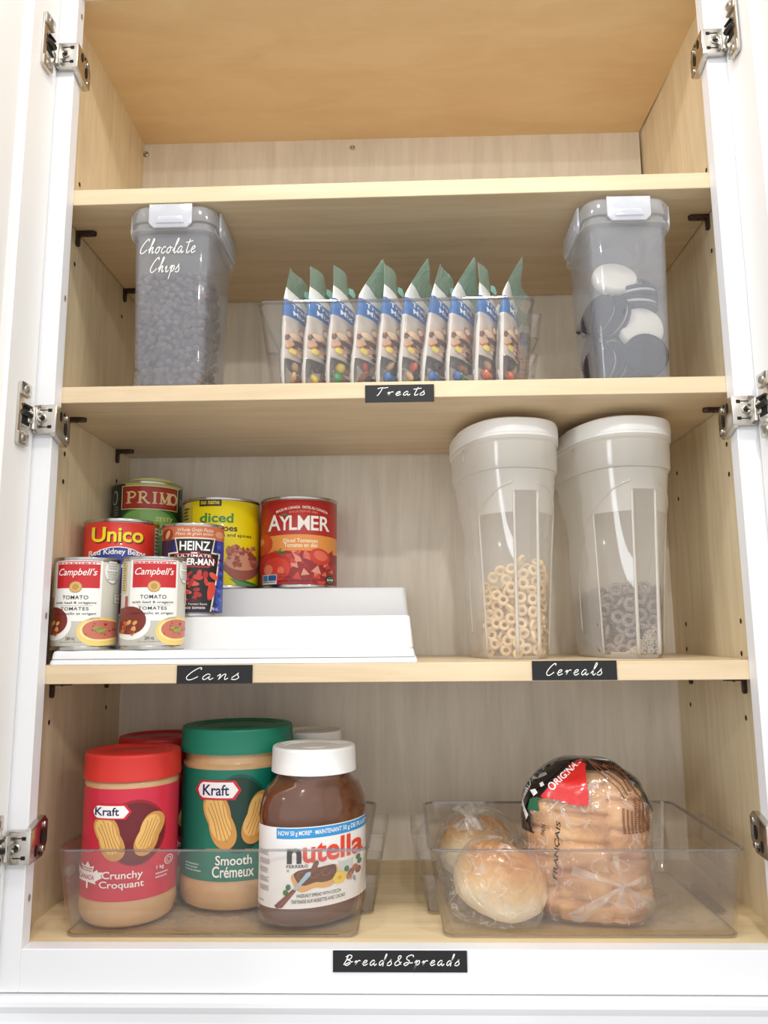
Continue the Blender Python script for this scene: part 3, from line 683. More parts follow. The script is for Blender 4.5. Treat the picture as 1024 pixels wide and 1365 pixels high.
def art_aylmer(w, h):
    a = Art(w.frame(763, 222, 65, 600, 0, h)); WH = ink(244, 240, 232); OR = ink(232, 150, 72); D = ink(120, 24, 26)
    a.text('MADE IN CANADA   FAITES AU CANADA', 634, 150, 924, 166, WH, 2, .015, 0, 1, 0, 1.6); a.text('SINCE DEPUIS 1881', 706, 158, 866, 169, ink(226, 150, 110), 2, .01, 0, 1, 0, .6)
    for k, (c, x0, x1) in enumerate((('A', 590, 660), ('Y', 652, 712), ('L', 708, 752), ('M', 755, 822), ('E', 828, 872), ('R', 878, 934))): a.text(c, x0, 178 + (4 if k else -4), x1, 268, WH, 3, .012 if c == 'M' else .03)
    for k in range(3): a.ell(680 + (k - 1) * 12, 178, 12, 5, ink(70, 110, 60), 3.5, (k - 1) * .8)
    top = [(542 + i * 22, 302 - 10 * math.sin(i / 20 * PI)) for i in range(21)]; bot = [(982 - i * 22, 404 - 18 * math.sin(i / 20 * PI)) for i in range(21)]
    a.poly(top + bot, OR, 1)
    a.text('Diced Tomatoes', 676, 316, 868, 340, ink(250, 236, 206), 2, .03); a.text('Tomates en dés', 680, 342, 866, 367, ink(250, 236, 206), 2, .03)
    g = random.Random(5)
    a.poly([(700, 410)] + [(982, 400), (982, 596), (700, 596)], ink(150, 40, 40), 1.2)
    for k in range(38):
        x, y = 840 + g.uniform(-140, 130), 490 + g.uniform(-95, 90); q = g.uniform(16, 40); r_ = g.uniform(0, 3)
        a.poly([(x + q * math.cos(r_ + i * 2.1) * g.uniform(.6, 1), y + q * .8 * math.sin(r_ + i * 2.1)) for i in range(3)], ink(*[(206, 70, 58), (176, 44, 42), (222, 110, 92), (190, 60, 52), (226, 150, 128)][k % 5]), 2 + k * .03)
    a.ell(880, 420, 60, 46, ink(206, 62, 48), 3.4, .4); a.ell(884, 414, 40, 28, ink(226, 110, 84), 3.6, .4)
    a.ell(560, 342, 56, 62, ink(206, 66, 40), 2); a.ell(552, 325, 16, 18, ink(232, 150, 110), 2.4)
    a.ell(628, 478, 92, 88, ink(198, 46, 34), 4); a.ell(640, 490, 74, 66, ink(212, 66, 48), 4.2); a.ell(596, 494, 24, 30, ink(232, 130, 100), 4.4); a.ell(664, 500, 18, 22, ink(228, 116, 90), 4.4)
    for k in range(7): b_ = k * TAU / 7 + .3; a.poly([(655, 394), (655 + 66 * math.cos(b_), 398 + 26 * math.sin(b_)), (655 + 12 * math.cos(b_ + .7), 398 + 9 * math.sin(b_ + .7))], ink(70, 108, 62), 5)
    a.line([(655, 398), (662, 374)], 7, ink(80, 116, 66), 5.2)
    a.rect(564, 522, 643, 578, ink(216, 222, 224), 5); a.rect(567, 526, 592, 560, ink(60, 120, 170), 5.4); a.rect(596, 526, 640, 558, ink(40, 96, 150), 5.4); a.fine(568, 563, 640, 575, D, 1, 5.6, 7)
    a.text('796 mL', 653, 514, 698, 530, D, 4.6, .01); a.fine(653, 536, 730, 548, D, 1, 4.6, 11); a.fine(653, 558, 880, 572, D, 1, 4.6, 12)
    a.ell(936, 553, 24, 24, ink(30, 36, 30), 5); a.ring(936, 553, 18, 18, 4, ink(120, 160, 120), 5.4); a.rect(918, 548, 954, 558, ink(200, 210, 200), 5.6)
    return a
can('red can of diced tomatoes with an orange band, rightmost on the top step', .2450, .2292, S3, .0540, .1245, (182, 38, 34), art_aylmer)
# ------------------------------------------------------------------ clear bins
CLEAR = film('clear acrylic', (.965, .955, .945), .014, (232, 228, 222), .03, .50, .042, power=3.2)
CLEARE = film('clear acrylic rim', (.66, .65, .66), .08, (226, 224, 222), .06, .6, .12, power=2.5)  # dark tint also carries the painted shade of the foot strip
def bin_(label, xb, yb, xt, yt, z0, h, hy, group=None, hout=.017, hand=(True, True), rim=.0026):
    t = thing('storage_bin', label, 'storage bin', ((xb[0] + xb[1]) / 2, (yb[0] + yb[1]) / 2, z0), 0, group)
    ox, oy = t.location.x, t.location.y; th = .0024
    def ring(f, ins, z, r):
        x0 = xb[0] + (xt[0] - xb[0]) * f + ins - ox; x1 = xb[1] + (xt[1] - xb[1]) * f - ins - ox
        y0 = yb[0] + (yt[0] - yb[0]) * f + ins - oy; y1 = yb[1] + (yt[1] - yb[1]) * f - ins - oy
        return rrect(x1 - x0, y1 - y0, r, z, 6, (x0 + x1) / 2, (y0 + y1) / 2)
    bm = bmesh.new()
    loft(bm, [ring(0, .004, .0002, .008), ring(0, .0012, .0012, .011), ring(.03, 0, .004, .012), ring(.97, 0, h - rim, .014)], True, False)
    loft(bm, [ring(.97, th, h - rim, .012), ring(.05, th, .0065, .010), ring(.04, th + .003, .0035, .008)], False, True)
    # raised mat of small squares on the floor
    foot = bmesh.new(); loft(foot, [ring(0, -.0003, .0004, .012), ring(0, -.0004, .0026, .012), ring(0, .002, .0030, .011)], False, False); norm(foot); mk('foot_edge_shade', foot, CLEARE, t, 40)  # darker strip added to paint the shadow along the bin's bottom edge
    x0, x1, y0, y1 = xb[0] + .03 - ox, xb[1] - .03 - ox, yb[0] + .03 - oy, yb[1] - .03 - oy
    norm(bm); mk('tray', bm, CLEAR, t, 40)
    bm = bmesh.new()
    loft(bm, [ring(1, 0, h - rim, .014), ring(1, -.0018, h - rim * .6, .015), ring(1, -.0014, h, .015), ring(1, .0018, h, .013), ring(1, th, h - rim, .012), ring(1, 0, h - rim, .014)], False, False)
    norm(bm); mk('rim', bm, CLEARE, t, 40)
    bm = bmesh.new(); pitch = .0105; k = 0
    nx = int((x1 - x0) / pitch); ny = int((y1 - y0) / pitch)
    for i in range(nx):
        for j in range(ny):
            if (i + j) % 2: continue
            a, b = x0 + i * pitch, y0 + j * pitch
            v = [bm.verts.new((a + p, b + q, .0042)) for p, q in ((0, 0), (pitch, 0), (pitch, pitch), (0, pitch))]; bm.faces.new(v)
    mk('floor_grip_pattern', bm, film('embossed acrylic', (.93, .92, .91), .10, (225, 222, 218), .2, .3, .05), t)
    for sd in (-1, 1):
        if not hand[0 if sd < 0 else 1]: continue
        X = lambda z: ((xb[1] + (xt[1] - xb[1]) * z / h) if sd > 0 else (xb[0] + (xt[0] - xb[0]) * z / h)) - ox
        bm = bmesh.new(); a, b = hy[0] - oy, hy[1] - oy
        def pocket(za, zb, o0, o1, rimw):
            for wall in (0, .0022):
                rings = []
                for z, o in ((za, o0), (zb, o1)):
                    q = [(0, a), (o - .004, a + .001), (o, a + .005), (o, b - .005), (o - .004, b - .001), (0, b)]
                    rings.append([(X(z) + sd * (max(0, u - wall)), v + (wall if v < (a + b) / 2 else -wall), z) for u, v in q])
                loft(bm, rings, False, False, 0, False)
            for z, o in ((za, o0), (zb, o1)):     # edge strips
                q = [(0, a), (o - .004, a + .001), (o, a + .005), (o, b - .005), (o - .004, b - .001), (0, b)]
                l1 = [(X(z) + sd * u, v, z) for u, v in q]; l2 = [(X(z) + sd * max(0, u - .0022), v + (.0022 if v < (a + b) / 2 else -.0022), z) for u, v in q]
                loft(bm, [l1, l2], False, False, 1, False)
        pocket(.003, h * .47, hout * .8, hout, 0); pocket(h * .66, h - .003, hout, hout * 1.15, 0)
        v = [bm.verts.new((X(.003) + sd * u, w, .003)) for u, w in ((0, a), (hout * .8, a + .004), (hout * .8, b - .004), (0, b))]; bm.faces.new(v).material_index = 1
        norm(bm); mk('handle', bm, [CLEAR, CLEARE], t, 30)
    return t
bin_('clear acrylic bin holding the jars of peanut butter and hazelnut spread', (.0306, .3400), (.0105, .225), (.0188, .351), (.004, .236), .0004, .0890, (.075, .175), 'clear bins on the cabinet floor', hand=(False, True))
bin_('clear acrylic bin holding the bagged rolls and the bread loaf', (.4295, .7345), (.0105, .225), (.4160, .7450), (.004, .236), .0004, .0885, (.075, .175), 'clear bins on the cabinet floor')
BF = .0049

# ------------------------------------------------------------------ jars
PBUT = mat('peanut butter seen through the jar', (204, 164, 118), .2, coat=.6, var=.08, vscale=60)
def ribbed_cap(bm, r, z0, z1, ribs, dep=.0005, recess=.72, n_in=64):
    n = ribs * 2
    def gear(rr, z, d): return [((rr - (d if k % 2 else 0)) * math.cos(TAU * k / n), (rr - (d if k % 2 else 0)) * math.sin(TAU * k / n), z) for k in range(n)]
    h = z1 - z0
    loft(bm, [gear(r * .93, z0, 0), gear(r, z0, 0), gear(r, z0 + h * .10, 0), gear(r * .998, z0 + h * .14, dep), gear(r * .985, z0 + h * .86, dep), gear(r * .982, z0 + h * .90, 0), gear(r * .972, z0 + h * .97, 0), gear(r * .95, z1, 0),
              gear(r * .84, z1, 0), gear(r * .82, z1 - .0010, 0), gear(r * recess, z1 - .0010, 0), gear(r * (recess - .03), z1 - .0022, 0), gear(r * .3, z1 - .0022, 0), gear(r * .28, z1 - .0016, 0)])
    norm(bm)
def peanut(a, cx, cy, s, rot, c1, c2, c3, layer):
    p = []
    for k in range(48):
        t = TAU * k / 48; rr = 1 - .26 * math.sin(t) ** 2 * (1 if True else 0); x, y = 1.0 * math.cos(t), .56 * math.sin(t) * (.72 + .34 * abs(math.cos(t)) ** 1.0)
        p.append((cx + s * (x * math.cos(rot) - y * math.sin(rot)), cy + s * (x * math.sin(rot) + y * math.cos(rot))))
    a.poly(p, c1, layer)
    q = [(cx + (u - cx) * .78 - s * .06, cy + (v - cy) * .78 - s * .08) for u, v in p]; a.poly(q, c2, layer + .3)
    for k in range(-2, 3):
        l = [(-.78 + .12 * abs(k), k * .13), (0, k * .10), (.78 - .12 * abs(k), k * .13)]
        a.line([(cx + s * (u * math.cos(rot) - v * math.sin(rot)), cy + s * (u * math.sin(rot) + v * math.cos(rot))) for u, v in smooth_pts(l, False, 5)], s * .025, c3, layer + .6)
def maple_leaf(cx, cy, s):
    p = [(0, -1), (.18, -.62), (.42, -.74), (.34, -.22), (.62, -.48), (.70, -.30), (1.0, -.34), (.86, -.02), (.98, .08), (.52, .42), (.58, .60), (.06, .52), (.05, 1), (-.05, 1), (-.06, .52), (-.58, .60), (-.52, .42), (-.98, .08), (-.86, -.02), (-1.0, -.34), (-.70, -.30), (-.62, -.48), (-.34, -.22), (-.42, -.74), (-.18, -.62)]
    return [(cx + s * x, cy + s * y) for x, y in p]
def pb_jar(label, x, y, r, zs, capr, capcol, labcol, art, group, twist=0.0, capname=None):
    """zs: label bottom, label top, cap bottom, cap top (heights over the jar's foot)"""
    t = thing('peanut_butter_jar', label, 'jar', (x, y, BF), face_cam(x, y) + twist, group); l0, l1, c0, c1 = zs
    bm = bmesh.new()
    lathe(bm, [(r * .55, .003), (r * .78, .0005), (r * .86, 0), (r * .95, .004), (r * .995, .012), (r * 1.005, l0 * .7), (r * 1.0, l0 - .004), (r * .985, l0 - .001), (r * .985, l1 + .001), (r * .99, l1 + .003), (r * .955, l1 + .0062), (r * .945, l1 + .0075), (r * .945, c0 - .001), (r * .90, c0 + .002), (r * .90, c0 + .006)], 72)
    norm(bm); mk('jar_body', bm, PBUT, t, 40)
    bm = bmesh.new(); ribbed_cap(bm, capr, c0, c1, 90); mk('lid', bm, mat('lid plastic %d %d %d' % capcol, capcol, .38), t, 30)
    bm = bmesh.new(); mats = [ink(*labcol)]; rl = r * .99
    lathe(bm, [(rl, l0), (rl, l1)], 96, caps=(False, False))
    w = Wrap(rl); a = art(w, l0, l1); a.build(bm, w.fmap(), cut=.005, mats=mats); mk('paper_label', bm, mats, t, 50)
    return t
NAVY = ink(26, 30, 84); WHT = ink(246, 243, 240)
def brand_lozenge(a, x0, y0, x1, y1, red, tx0, ty0, tx1, ty1):
    ym = (y0 + y1) / 2; d = (y1 - y0) * .32
    a.poly([(x0, ym), (x0 + d, y0), (x1 - d, y0), (x1, ym), (x1 - d, y1), (x0 + d, y1)], red, 6)
    i = (y1 - y0) * .10; X0, X1, Y0, Y1 = x0 + i * 1.6, x1 - i * 1.6, y0 + i, y1 - i; e = (Y1 - Y0) * .30
    a.poly([(X0, ym), (X0 + e * .4, Y0 + e * .5), (X0 + e, Y0), (X1 - e * 1.2, Y0), (X1, ym), (X1 - e * 1.2, Y1), (X0 + e, Y1), (X0 + e * .4, Y1 - e * .5)], WHT, 6.5)
    a.text('Kraft', tx0, ty0, tx1, ty1, NAVY, 7, .03)
TAN1, TAN2, TAN3 = ink(206, 150, 76), ink(232, 186, 108), ink(180, 122, 58)
def art_crunchy(w, z0, z1):
    a = Art(w.frame(382, 218, 428, 985, z0, z1)); DR = ink(108, 22, 30)
    a.ell(405, 650, 132, 166, ink(150, 24, 40), 1); a.ell(405, 655, 124, 156, DR, 2)
    peanut(a, 292, 672, 118, 1.25, TAN1, TAN2, TAN3, 3); peanut(a, 462, 662, 112, 1.9, TAN1, TAN2, TAN3, 4.2)
    brand_lozenge(a, 208, 503, 384, 580, ink(200, 30, 48), 228, 518, 330, 560)
    a.text('Crunchy', 268, 836, 440, 884, WHT, 6, .022); a.text('Croquant', 258, 884, 446, 928, WHT, 6, .022)
    a.poly(maple_leaf(206, 862, 66), WHT, 5); a.fine(182, 826, 232, 850, ink(200, 60, 70), 2, 6, 4); a.text('CANADA', 170, 862, 236, 886, ink(190, 36, 46), 6, .02, 0, 1, .12)
    a.text('1 kg', 498, 832, 530, 856, WHT, 6, .02); a.ring(551, 818, 20, 24, 5, ink(240, 200, 206), 6); a.ring(551, 818, 11, 13, 4, ink(240, 200, 206), 6)
    a.fine(495, 868, 560, 904, ink(240, 196, 204), 2, 6, 5)
    return a
def art_smooth(w, z0, z1):
    a = Art(w.frame(299, 254, 330, 808, z0, z1)); DG = ink(14, 60, 46)
    a.ell(312, 520, 132, 172, ink(8, 86, 70), 1); a.ell(312, 524, 124, 162, DG, 2)
    peanut(a, 228, 548, 128, 1.25, TAN1, TAN2, TAN3, 3); peanut(a, 392, 540, 118, 1.9, TAN1, TAN2, TAN3, 4.2)
    brand_lozenge(a, 118, 374, 320, 459, ink(204, 36, 52), 152, 392, 266, 440)
    a.text('Smooth', 213, 697, 370, 738, WHT, 6, .022); a.text('Crémeux', 200, 742, 380, 790, WHT, 6, .022)
    a.fine(82, 738, 152, 778, ink(170, 214, 200), 3, 6, 5); a.text('2 kg', 430, 730, 470, 756, WHT, 6, .02)
    return a
pb_jar('red-lidded jar of crunchy peanut butter at the front left of the left bin', .0768, .0700, .0528, (.0275, .1425, .1500, .1775), .0540, (206, 48, 40), (206, 40, 66), art_crunchy, 'peanut butter jars')
pb_jar('red-lidded jar mostly hidden behind the front red-lidded peanut butter jar', .0745, .1785, .0515, (.0275, .1425, .1500, .1800), .0535, (196, 34, 36), (206, 40, 66), art_crunchy, 'peanut butter jars', .4)
pb_jar('large green-lidded jar of smooth peanut butter between the red-lidded jars and the hazelnut spread', .1850, .1300, .0655, (.0335, .1540, .1710, .1990), .0680, (16, 122, 96), (10, 116, 94), art_smooth, 'peanut butter jars')

CHOC = mat('hazelnut spread seen through the jar', (98, 58, 36), .12, coat=1.0, bump=.35, bscale=28, var=.18, vscale=22)
def spread_jar(x, y, rotz, label, sc=1.0, full=True):
    t = thing('hazelnut_spread_jar', label, 'jar', (x, y, BF), rotz, 'hazelnut spread jars'); A_, B_, RO = .0660, .0475, R(33)
    bm = bmesh.new(); rings = []
    for k, z in ((.70, .002), (.86, 0), (.95, .003), (.995, .010), (1.0, .018), (.985, .020), (.985, .103), (1.0, .105), (1.0, .112), (.975, .122), (.925, .131), (.86, .139)):
        rings.append(ell(A_ * k, B_ * k, z, 80, RO))
    for k, f in ((.80, .3), (.76, .75), (.74, 1.0)):
        z = .139 + .0115 * f; rings.append(ell(A_ * k * (1 - f * .16), B_ * (.86 + .07 * f), z, 80, RO))
    rings.append(ell(.0425, .0425, .156, 80, RO)); rings.append(ell(.0425, .0425, .164, 80, RO))
    loft(bm, rings); norm(bm); mk('jar_body', bm, CHOC, t, 50)
    bm = bmesh.new(); ribbed_cap(bm, .0485, .1540, .1815, 84, .0005, .74); mk('lid', bm, mat('white lid plastic', (243, 243, 241), .35), t, 30)
    w = Wrap(A_ * .99, B_ * .99, RO); z0, z1 = .0205, .1025
    bm = bmesh.new(); mats = [ink(243, 242, 240)]
    lathe(bm, [(1, z0), (1, z1)], 110, sx=A_ * .99, sy=B_ * .99, rot=RO, caps=(False, False))
    a = Art(w.frame(402, 352, 0, 1, z0, z1)); BL = ink(48, 150, 214); RDO = ink(224, 72, 44); K = ink(30, 28, 30); BR = ink(104, 58, 34); TN = ink(226, 176, 108); GRY = ink(120, 120, 122)
    a.rect(172, .012, 752, .142, BL, 1); a.text('NOW 50 g MORE* · MAINTENANT 50 g DE PLUS*', 182, .040, 748, .118, WHT, 2, .028)
    a.text('n', 238, .255, 328, .448, K, 3, .05); a.text('utella', 336, .165, 724, .448, RDO, 3, .045); a.text('FERRERO', 236, .462, 369, .500, K, 3, .03, 0, 1.1)
    a.text('o', 238, .520, 252, .548, K, 3)
    # slice of bread with spread, knife, flower, glass, nuts
    crust = smooth_pts([(264, .60), (300, .545), (360, .525), (430, .52), (520, .505), (552, .53), (556, .66), (530, .75), (470, .775), (410, .76), (340, .80), (300, .77), (276, .69)], True, 5)
    a.poly(crust, TN, 2); a.poly([(402 + (u - 402) * .9 + 4, .63 + (v - .63) * .74 - .035) for u, v in crust], BR, 2.5)
    f0 = a.frame
    def pline(pts, w_, mt, ly):
        a.frame = lambda x, y: f0(x, y / 560); a.line([(u, v * 560) for u, v in pts], w_, mt, ly); a.frame = f0
    for k in range(3): pline([(330 + 75 * k + 28 * math.cos(q * .5), .60 + .045 * math.sin(q * .5) - .01 * k) for q in range(11)], 6, ink(146, 90, 56), 3)
    a.poly([(388, .515), (405, .44), (425, .42), (436, .45), (424, .52), (400, .58)], ink(124, 70, 44), 4)
    a.poly([(360, .56), (386, .555), (384, .60), (296, .77), (276, .765)], ink(170, 196, 214), 4)
    a.poly([(276, .755), (298, .775), (210, .985), (178, .995), (164, .965)], ink(122, 62, 42), 4); pline([(284, .785), (190, .975)], 5, ink(170, 104, 76), 4.4)
    for k in range(6): b_ = TAU * k / 6; a.ell(566 + 24 * math.cos(b_), .685 + .045 * math.sin(b_), 20, .036, ink(240, 206, 74), 4)
    a.ell(566, .685, 14, .025, ink(226, 170, 40), 4.5)
    a.poly([(556, .47), (664, .45), (650, .60), (630, .64), (580, .65), (562, .60)], ink(206, 212, 206), 2.2); a.ell(610, .462, 54, .03, ink(240, 240, 236), 2.8)
    for u, v, c in ((640, .66, (150, 86, 52)), (668, .62, (176, 110, 70)), (690, .66, (140, 78, 48)), (628, .70, (190, 130, 84))): a.ell(u, v, 20, .045, ink(*c), 3.4)
    for u, v in ((248, .735), (232, .80), (612, .60), (690, .50), (700, .56)): a.ell(u, v, 16, .036, ink(60, 116, 62), 3)
    a.text('1 kg', 640, .70, 672, .79, GRY, 4, .01); a.text('HAZELNUT SPREAD WITH COCOA', 300, .820, 575, .862, K, 4, .012); a.text('TARTINADE AUX NOISETTES AVEC CACAO', 266, .890, 600, .934, K, 4, .012)
    for k in range(5): a.fine(70, .30 + k * .11, 132, .37 + k * .11, GRY, 4, 2, k)
    a.fine(66, .925, 98, .945, K, 1, 2, 3)
    a.build(bm, w.fmap(), cut=.004, mats=mats); mk('paper_label', bm, mats, t, 50)
    t.scale = (sc, sc, 1)
    return t
sj = spread_jar(.2862, .0735, face_cam(.2862, .0735), 'white-lidded jar of hazelnut spread standing in front at the right')
s2 = copy_tree(sj, 'white-lidded jar whose lid shows behind the large green-lidded jar')
s2.location = (.2700, .1870, BF); s2.rotation_euler = (0, 0, R(95)); s2.scale = (.80, .80, 1.015)
# ------------------------------------------------------------------ bread in the right bin
CRUST = mat('bread crust', (214, 158, 100), .55, bump=.25, bscale=140, var=.22, vscale=26)
def ray_sphere(o, d, c, r):
    oc = o - c; b = oc.dot(d); q = b * b - (oc.length_squared - r * r)
    if q < 0: return None
    t = -b + math.sqrt(q); return t if t > 0 else None
def roll_mesh(rx, ry, rz, seed, slash=True):
    bm = bmesh.new(); bmesh.ops.create_icosphere(bm, subdivisions=5, radius=1)
    for v in bm.verts:
        d = v.co.copy(); n = noise.noise(d * 1.6 + Vector((seed, 0, 0))) * .05 + noise.noise(d * 4 + Vector((0, seed, 0))) * .018
        k = 1 + n
        if d.z < -.55: k *= 1 - (-.55 - d.z) * .38
        c = abs(d.x * .8 + d.y * .25 + .10 * math.sin(d.z * 4))          # soft split across the top
        if slash and d.z > -.2 and d.y < .6: k -= .10 * math.exp(-(c / .07) ** 2)
        v.co = Vector((d.x * rx, d.y * ry, d.z * rz)) * k
    return bm
def roll_mat():
    mt = bpy.data.materials.new('floured roll crust'); mt.use_nodes = True; nt = mt.node_tree; b = nt.nodes['Principled BSDF']; b.inputs['Roughness'].default_value = .6
    tc = nt.nodes.new('ShaderNodeTexCoord'); n = nt.nodes.new('ShaderNodeTexNoise'); n.inputs['Scale'].default_value = 16; n.inputs['Detail'].default_value = 6; n.inputs['Distortion'].default_value = .8
    sp = nt.nodes.new('ShaderNodeSeparateXYZ'); nt.links.new(tc.outputs['Generated'], sp.inputs[0]); nt.links.new(tc.outputs['Object'], n.inputs['Vector'])
    # baked crust on the crown, pale floury side where the rolls touched
    ma = nt.nodes.new('ShaderNodeMath'); ma.operation = 'MULTIPLY_ADD'; ma.inputs[1].default_value = .9; nt.links.new(sp.outputs['Z'], ma.inputs[0])
    mb = nt.nodes.new('ShaderNodeMath'); mb.operation = 'MULTIPLY'; mb.inputs[1].default_value = .38; nt.links.new(n.outputs['Fac'], mb.inputs[0]); nt.links.new(mb.outputs[0], ma.inputs[2])
    rp = nt.nodes.new('ShaderNodeValToRGB'); e = rp.color_ramp.elements; e[0].position = .60; e[0].color = lin((242, 226, 194)); e[1].position = 1.02; e[1].color = lin((206, 142, 76))
    q = e.new(.80); q.color = lin((232, 190, 130))
    nt.links.new(ma.outputs[0], rp.inputs['Fac']); nt.links.new(rp.outputs['Color'], b.inputs['Base Color'])
    bp = nt.nodes.new('ShaderNodeBump'); bp.inputs['Strength'].default_value = .2; bp.inputs['Distance'].default_value = .003; n2 = nt.nodes.new('ShaderNodeTexNoise'); n2.inputs['Scale'].default_value = 160
    nt.links.new(tc.outputs['Object'], n2.inputs['Vector']); nt.links.new(n2.outputs['Fac'], bp.inputs['Height']); nt.links.new(bp.outputs['Normal'], b.inputs['Normal'])
    return mt
RM = roll_mat()
r1c, r2c = Vector((.4955, .0610, BF + .0355)), Vector((.4800, .1620, BF + .0410))
r1 = mk('bread_roll', roll_mesh(.0520, .0480, .0385, 2.0), RM, None, True, r1c, (R(8), R(14), R(-24)))
tag(r1, 'round pale bread roll at the front of the clear bag', 'bread roll', 'rolls in the clear bag')
r2 = mk('bread_roll', roll_mesh(.0490, .0445, .0420, 5.0), RM, None, True, r2c, (R(-8), R(10), R(40)))
tag(r2, 'golden bread roll at the back of the clear bag, behind the floured one', 'bread roll', 'rolls in the clear bag')
r2['label'] = 'golden bread roll at the back of the clear bag, behind the front roll'

FILM = film('clear bag film', (.985, .98, .97), .06, (244, 242, 238), .10, .40, .08, bump=1.0, bscale=34, power=2.4, crease=.42, cscale=34)
FILMW = film('gathered bag film', (.97, .97, .96), .34, (238, 238, 236), .12, .4, .08, bump=.8, bscale=60, power=2.4)
bm = bmesh.new(); bmesh.ops.create_icosphere(bm, subdivisions=6, radius=1); ctr = (r1c + r2c) / 2 + Vector((-.004, 0, .0))
blobs = [(r1c, .0520), (r2c, .0540), (Vector((.4740, .130, .070)), .030), (Vector((.4630, .120, .0385)), .0340), (Vector((.518, .034, .020)), .020), (Vector((.4700, .112, .088)), .0130), (Vector((.458, .05, .025)), .022)]
for v in bm.verts:
    d = v.co.normalized(); t = .03
    for c, r in blobs:
        for s_ in (1.0,):
            h = ray_sphere(ctr, d, c, r)
            if h: t = max(t, h)
    v['x'] if False else None
    v.co = d * t
for k in range(5): bmesh.ops.smooth_vert(bm, verts=bm.verts[:], factor=.5, use_axis_x=True, use_axis_y=True, use_axis_z=True)
for v in bm.verts:
    p = v.co; d = p.normalized(); w_ = noise.noise(Vector((p.x * 60, p.y * 60, p.z * 22))) * .0024 + abs(noise.noise(p * 45)) * .0030
    v.co = p + d * w_
    if (ctr + v.co).z < BF + .0003: v.co.z = BF + .0003 - ctr.z
bg = thing('bread_bag', 'clear plastic bag wrapped loosely around the two bread rolls', 'bag', ctr)
mk('film', bm, FILM, bg, True)
bm = bmesh.new(); tc_ = Vector((.4690, .112, .0955)) - ctr; g = random.Random(11)
rings = []
for k, (rr, dz) in enumerate(((.018, -.012), (.009, -.003), (.0055, .003), (.010, .008), (.017, .0115))):
    rings.append([(tc_.x + rr * (1 + .35 * math.sin(7 * t + k)) * math.cos(t), tc_.y + rr * (1 + .35 * math.sin(7 * t + k)) * math.sin(t), tc_.z + dz + .002 * math.sin(5 * t)) for t in [TAU * q / 40 for q in range(40)]])
loft(bm, rings, False, False); norm(bm); mk('gathered_end', bm, FILMW, bg, True)

# --- bread loaf standing on its end: rows of soft square lobes in two columns
LX, LY = .5975, .0840; LW, LD, LH = .1340, .1040, .1590
def loaf_pt(t, z, grow=0.0, lobes=True):
    f = z / LH; k = (1 - max(0, (f - .66) / .34) ** 2.4 * .66) * (1 - .10 * max(0, (.10 - f) / .10))
    if f > .999: k = .05
    if f > .985 and f <= .999: k *= .93
    c, s_ = math.cos(t), math.sin(t); p = 3.4
    x = math.copysign(abs(c) ** (2 / p), c) * LW / 2 * k; y = math.copysign(abs(s_) ** (2 / p), s_) * LD / 2 * k
    d = 0.0
    if lobes:
        ph = (0 if x < -.035 else (.35 if x < .026 else .8)) if y < .02 else .2
        sn = abs(math.sin(PI * (z / .030 + ph) + 5 * x)); row = 1 - (1 - sn) ** 3.2
        cm = min(min(1, abs(x - .026) / .012), min(1, abs(x + .035) / .010)) if y < .02 else 1; colm = 1 - (1 - cm) ** 2.5
        d = .0075 * (row - 1) * min(1, k * 1.3) * (.55 + .45 * min(1, (1.15 - f) * 3)) + .0055 * (colm - 1)
        sn2 = .0016 * math.sin(z * 190 + x * 40)
        d += sn2
        d += .0022 * noise.noise(Vector((x * 40, y * 40, z * 40)))
    n = Vector((x / (LW / 2) ** 2, y / (LD / 2) ** 2, 0)); n = n.normalized() if n.length > 0 else n
    return Vector((x, y, z)) + n * (d + grow)
bm = bmesh.new(); NZ = 110; NT = 150
loft(bm, [[loaf_pt(TAU * i / NT, LH * math.sin(PI / 2 * min(1, j / NZ)) if False else LH * j / NZ) for i in range(NT)] for j in range(NZ + 1)]); norm(bm)
def loaf_mat():
    mt = bpy.data.materials.new('loaf crust'); mt.use_nodes = True; nt = mt.node_tree; b = nt.nodes['Principled BSDF']; b.inputs['Roughness'].default_value = .55
    tc = nt.nodes.new('ShaderNodeTexCoord'); n = nt.nodes.new('ShaderNodeTexNoise'); n.inputs['Scale'].default_value = 22; n.inputs['Detail'].default_value = 6; n.inputs['Distortion'].default_value = .6
    nt.links.new(tc.outputs['Object'], n.inputs['Vector']); rp = nt.nodes.new('ShaderNodeValToRGB'); e = rp.color_ramp.elements
    e[0].position = .30; e[0].color = lin((172, 116, 74)); e[1].position = .72; e[1].color = lin((228, 180, 124)); nt.links.new(n.outputs['Fac'], rp.inputs['Fac']); nt.links.new(rp.outputs['Color'], b.inputs['Base Color'])
    return mt
ROTL = R(-12)
lf = mk('bread_loaf', bm, loaf_mat(), None, True, (LX, LY, BF + .0012), (0, 0, ROTL)); tag(lf, 'golden loaf of soft bread standing on its end in a printed bag', 'bread')
lb = thing('bread_bag', 'printed clear bread bag with black top and red patch around the loaf', 'bag', (LX, LY, BF + .0006), ROTL)
def bag_pt(t, z, h=0.0):
    p = loaf_pt(t, min(z, LH) , .0035 + h, False)
    f = max(0, (z - LH * .92)); 
    w_ = noise.noise(Vector((p.x * 50, p.y * 50, z * 30))) * .0030 + abs(noise.noise(Vector((p.x * 28 + 4, p.y * 28, z * 55)))) * .0034
    n = Vector((p.x, p.y * 1.3, 0)); n = n.normalized() if n.length else n
    return p + n * w_ + Vector((0, 0, .004 * (z / LH)))
BLK = mat('black printed film', (22, 20, 22), .22, coat=.6, bump=.5, bscale=60)
bm = bmesh.new(); NZ = 90; NT = 144
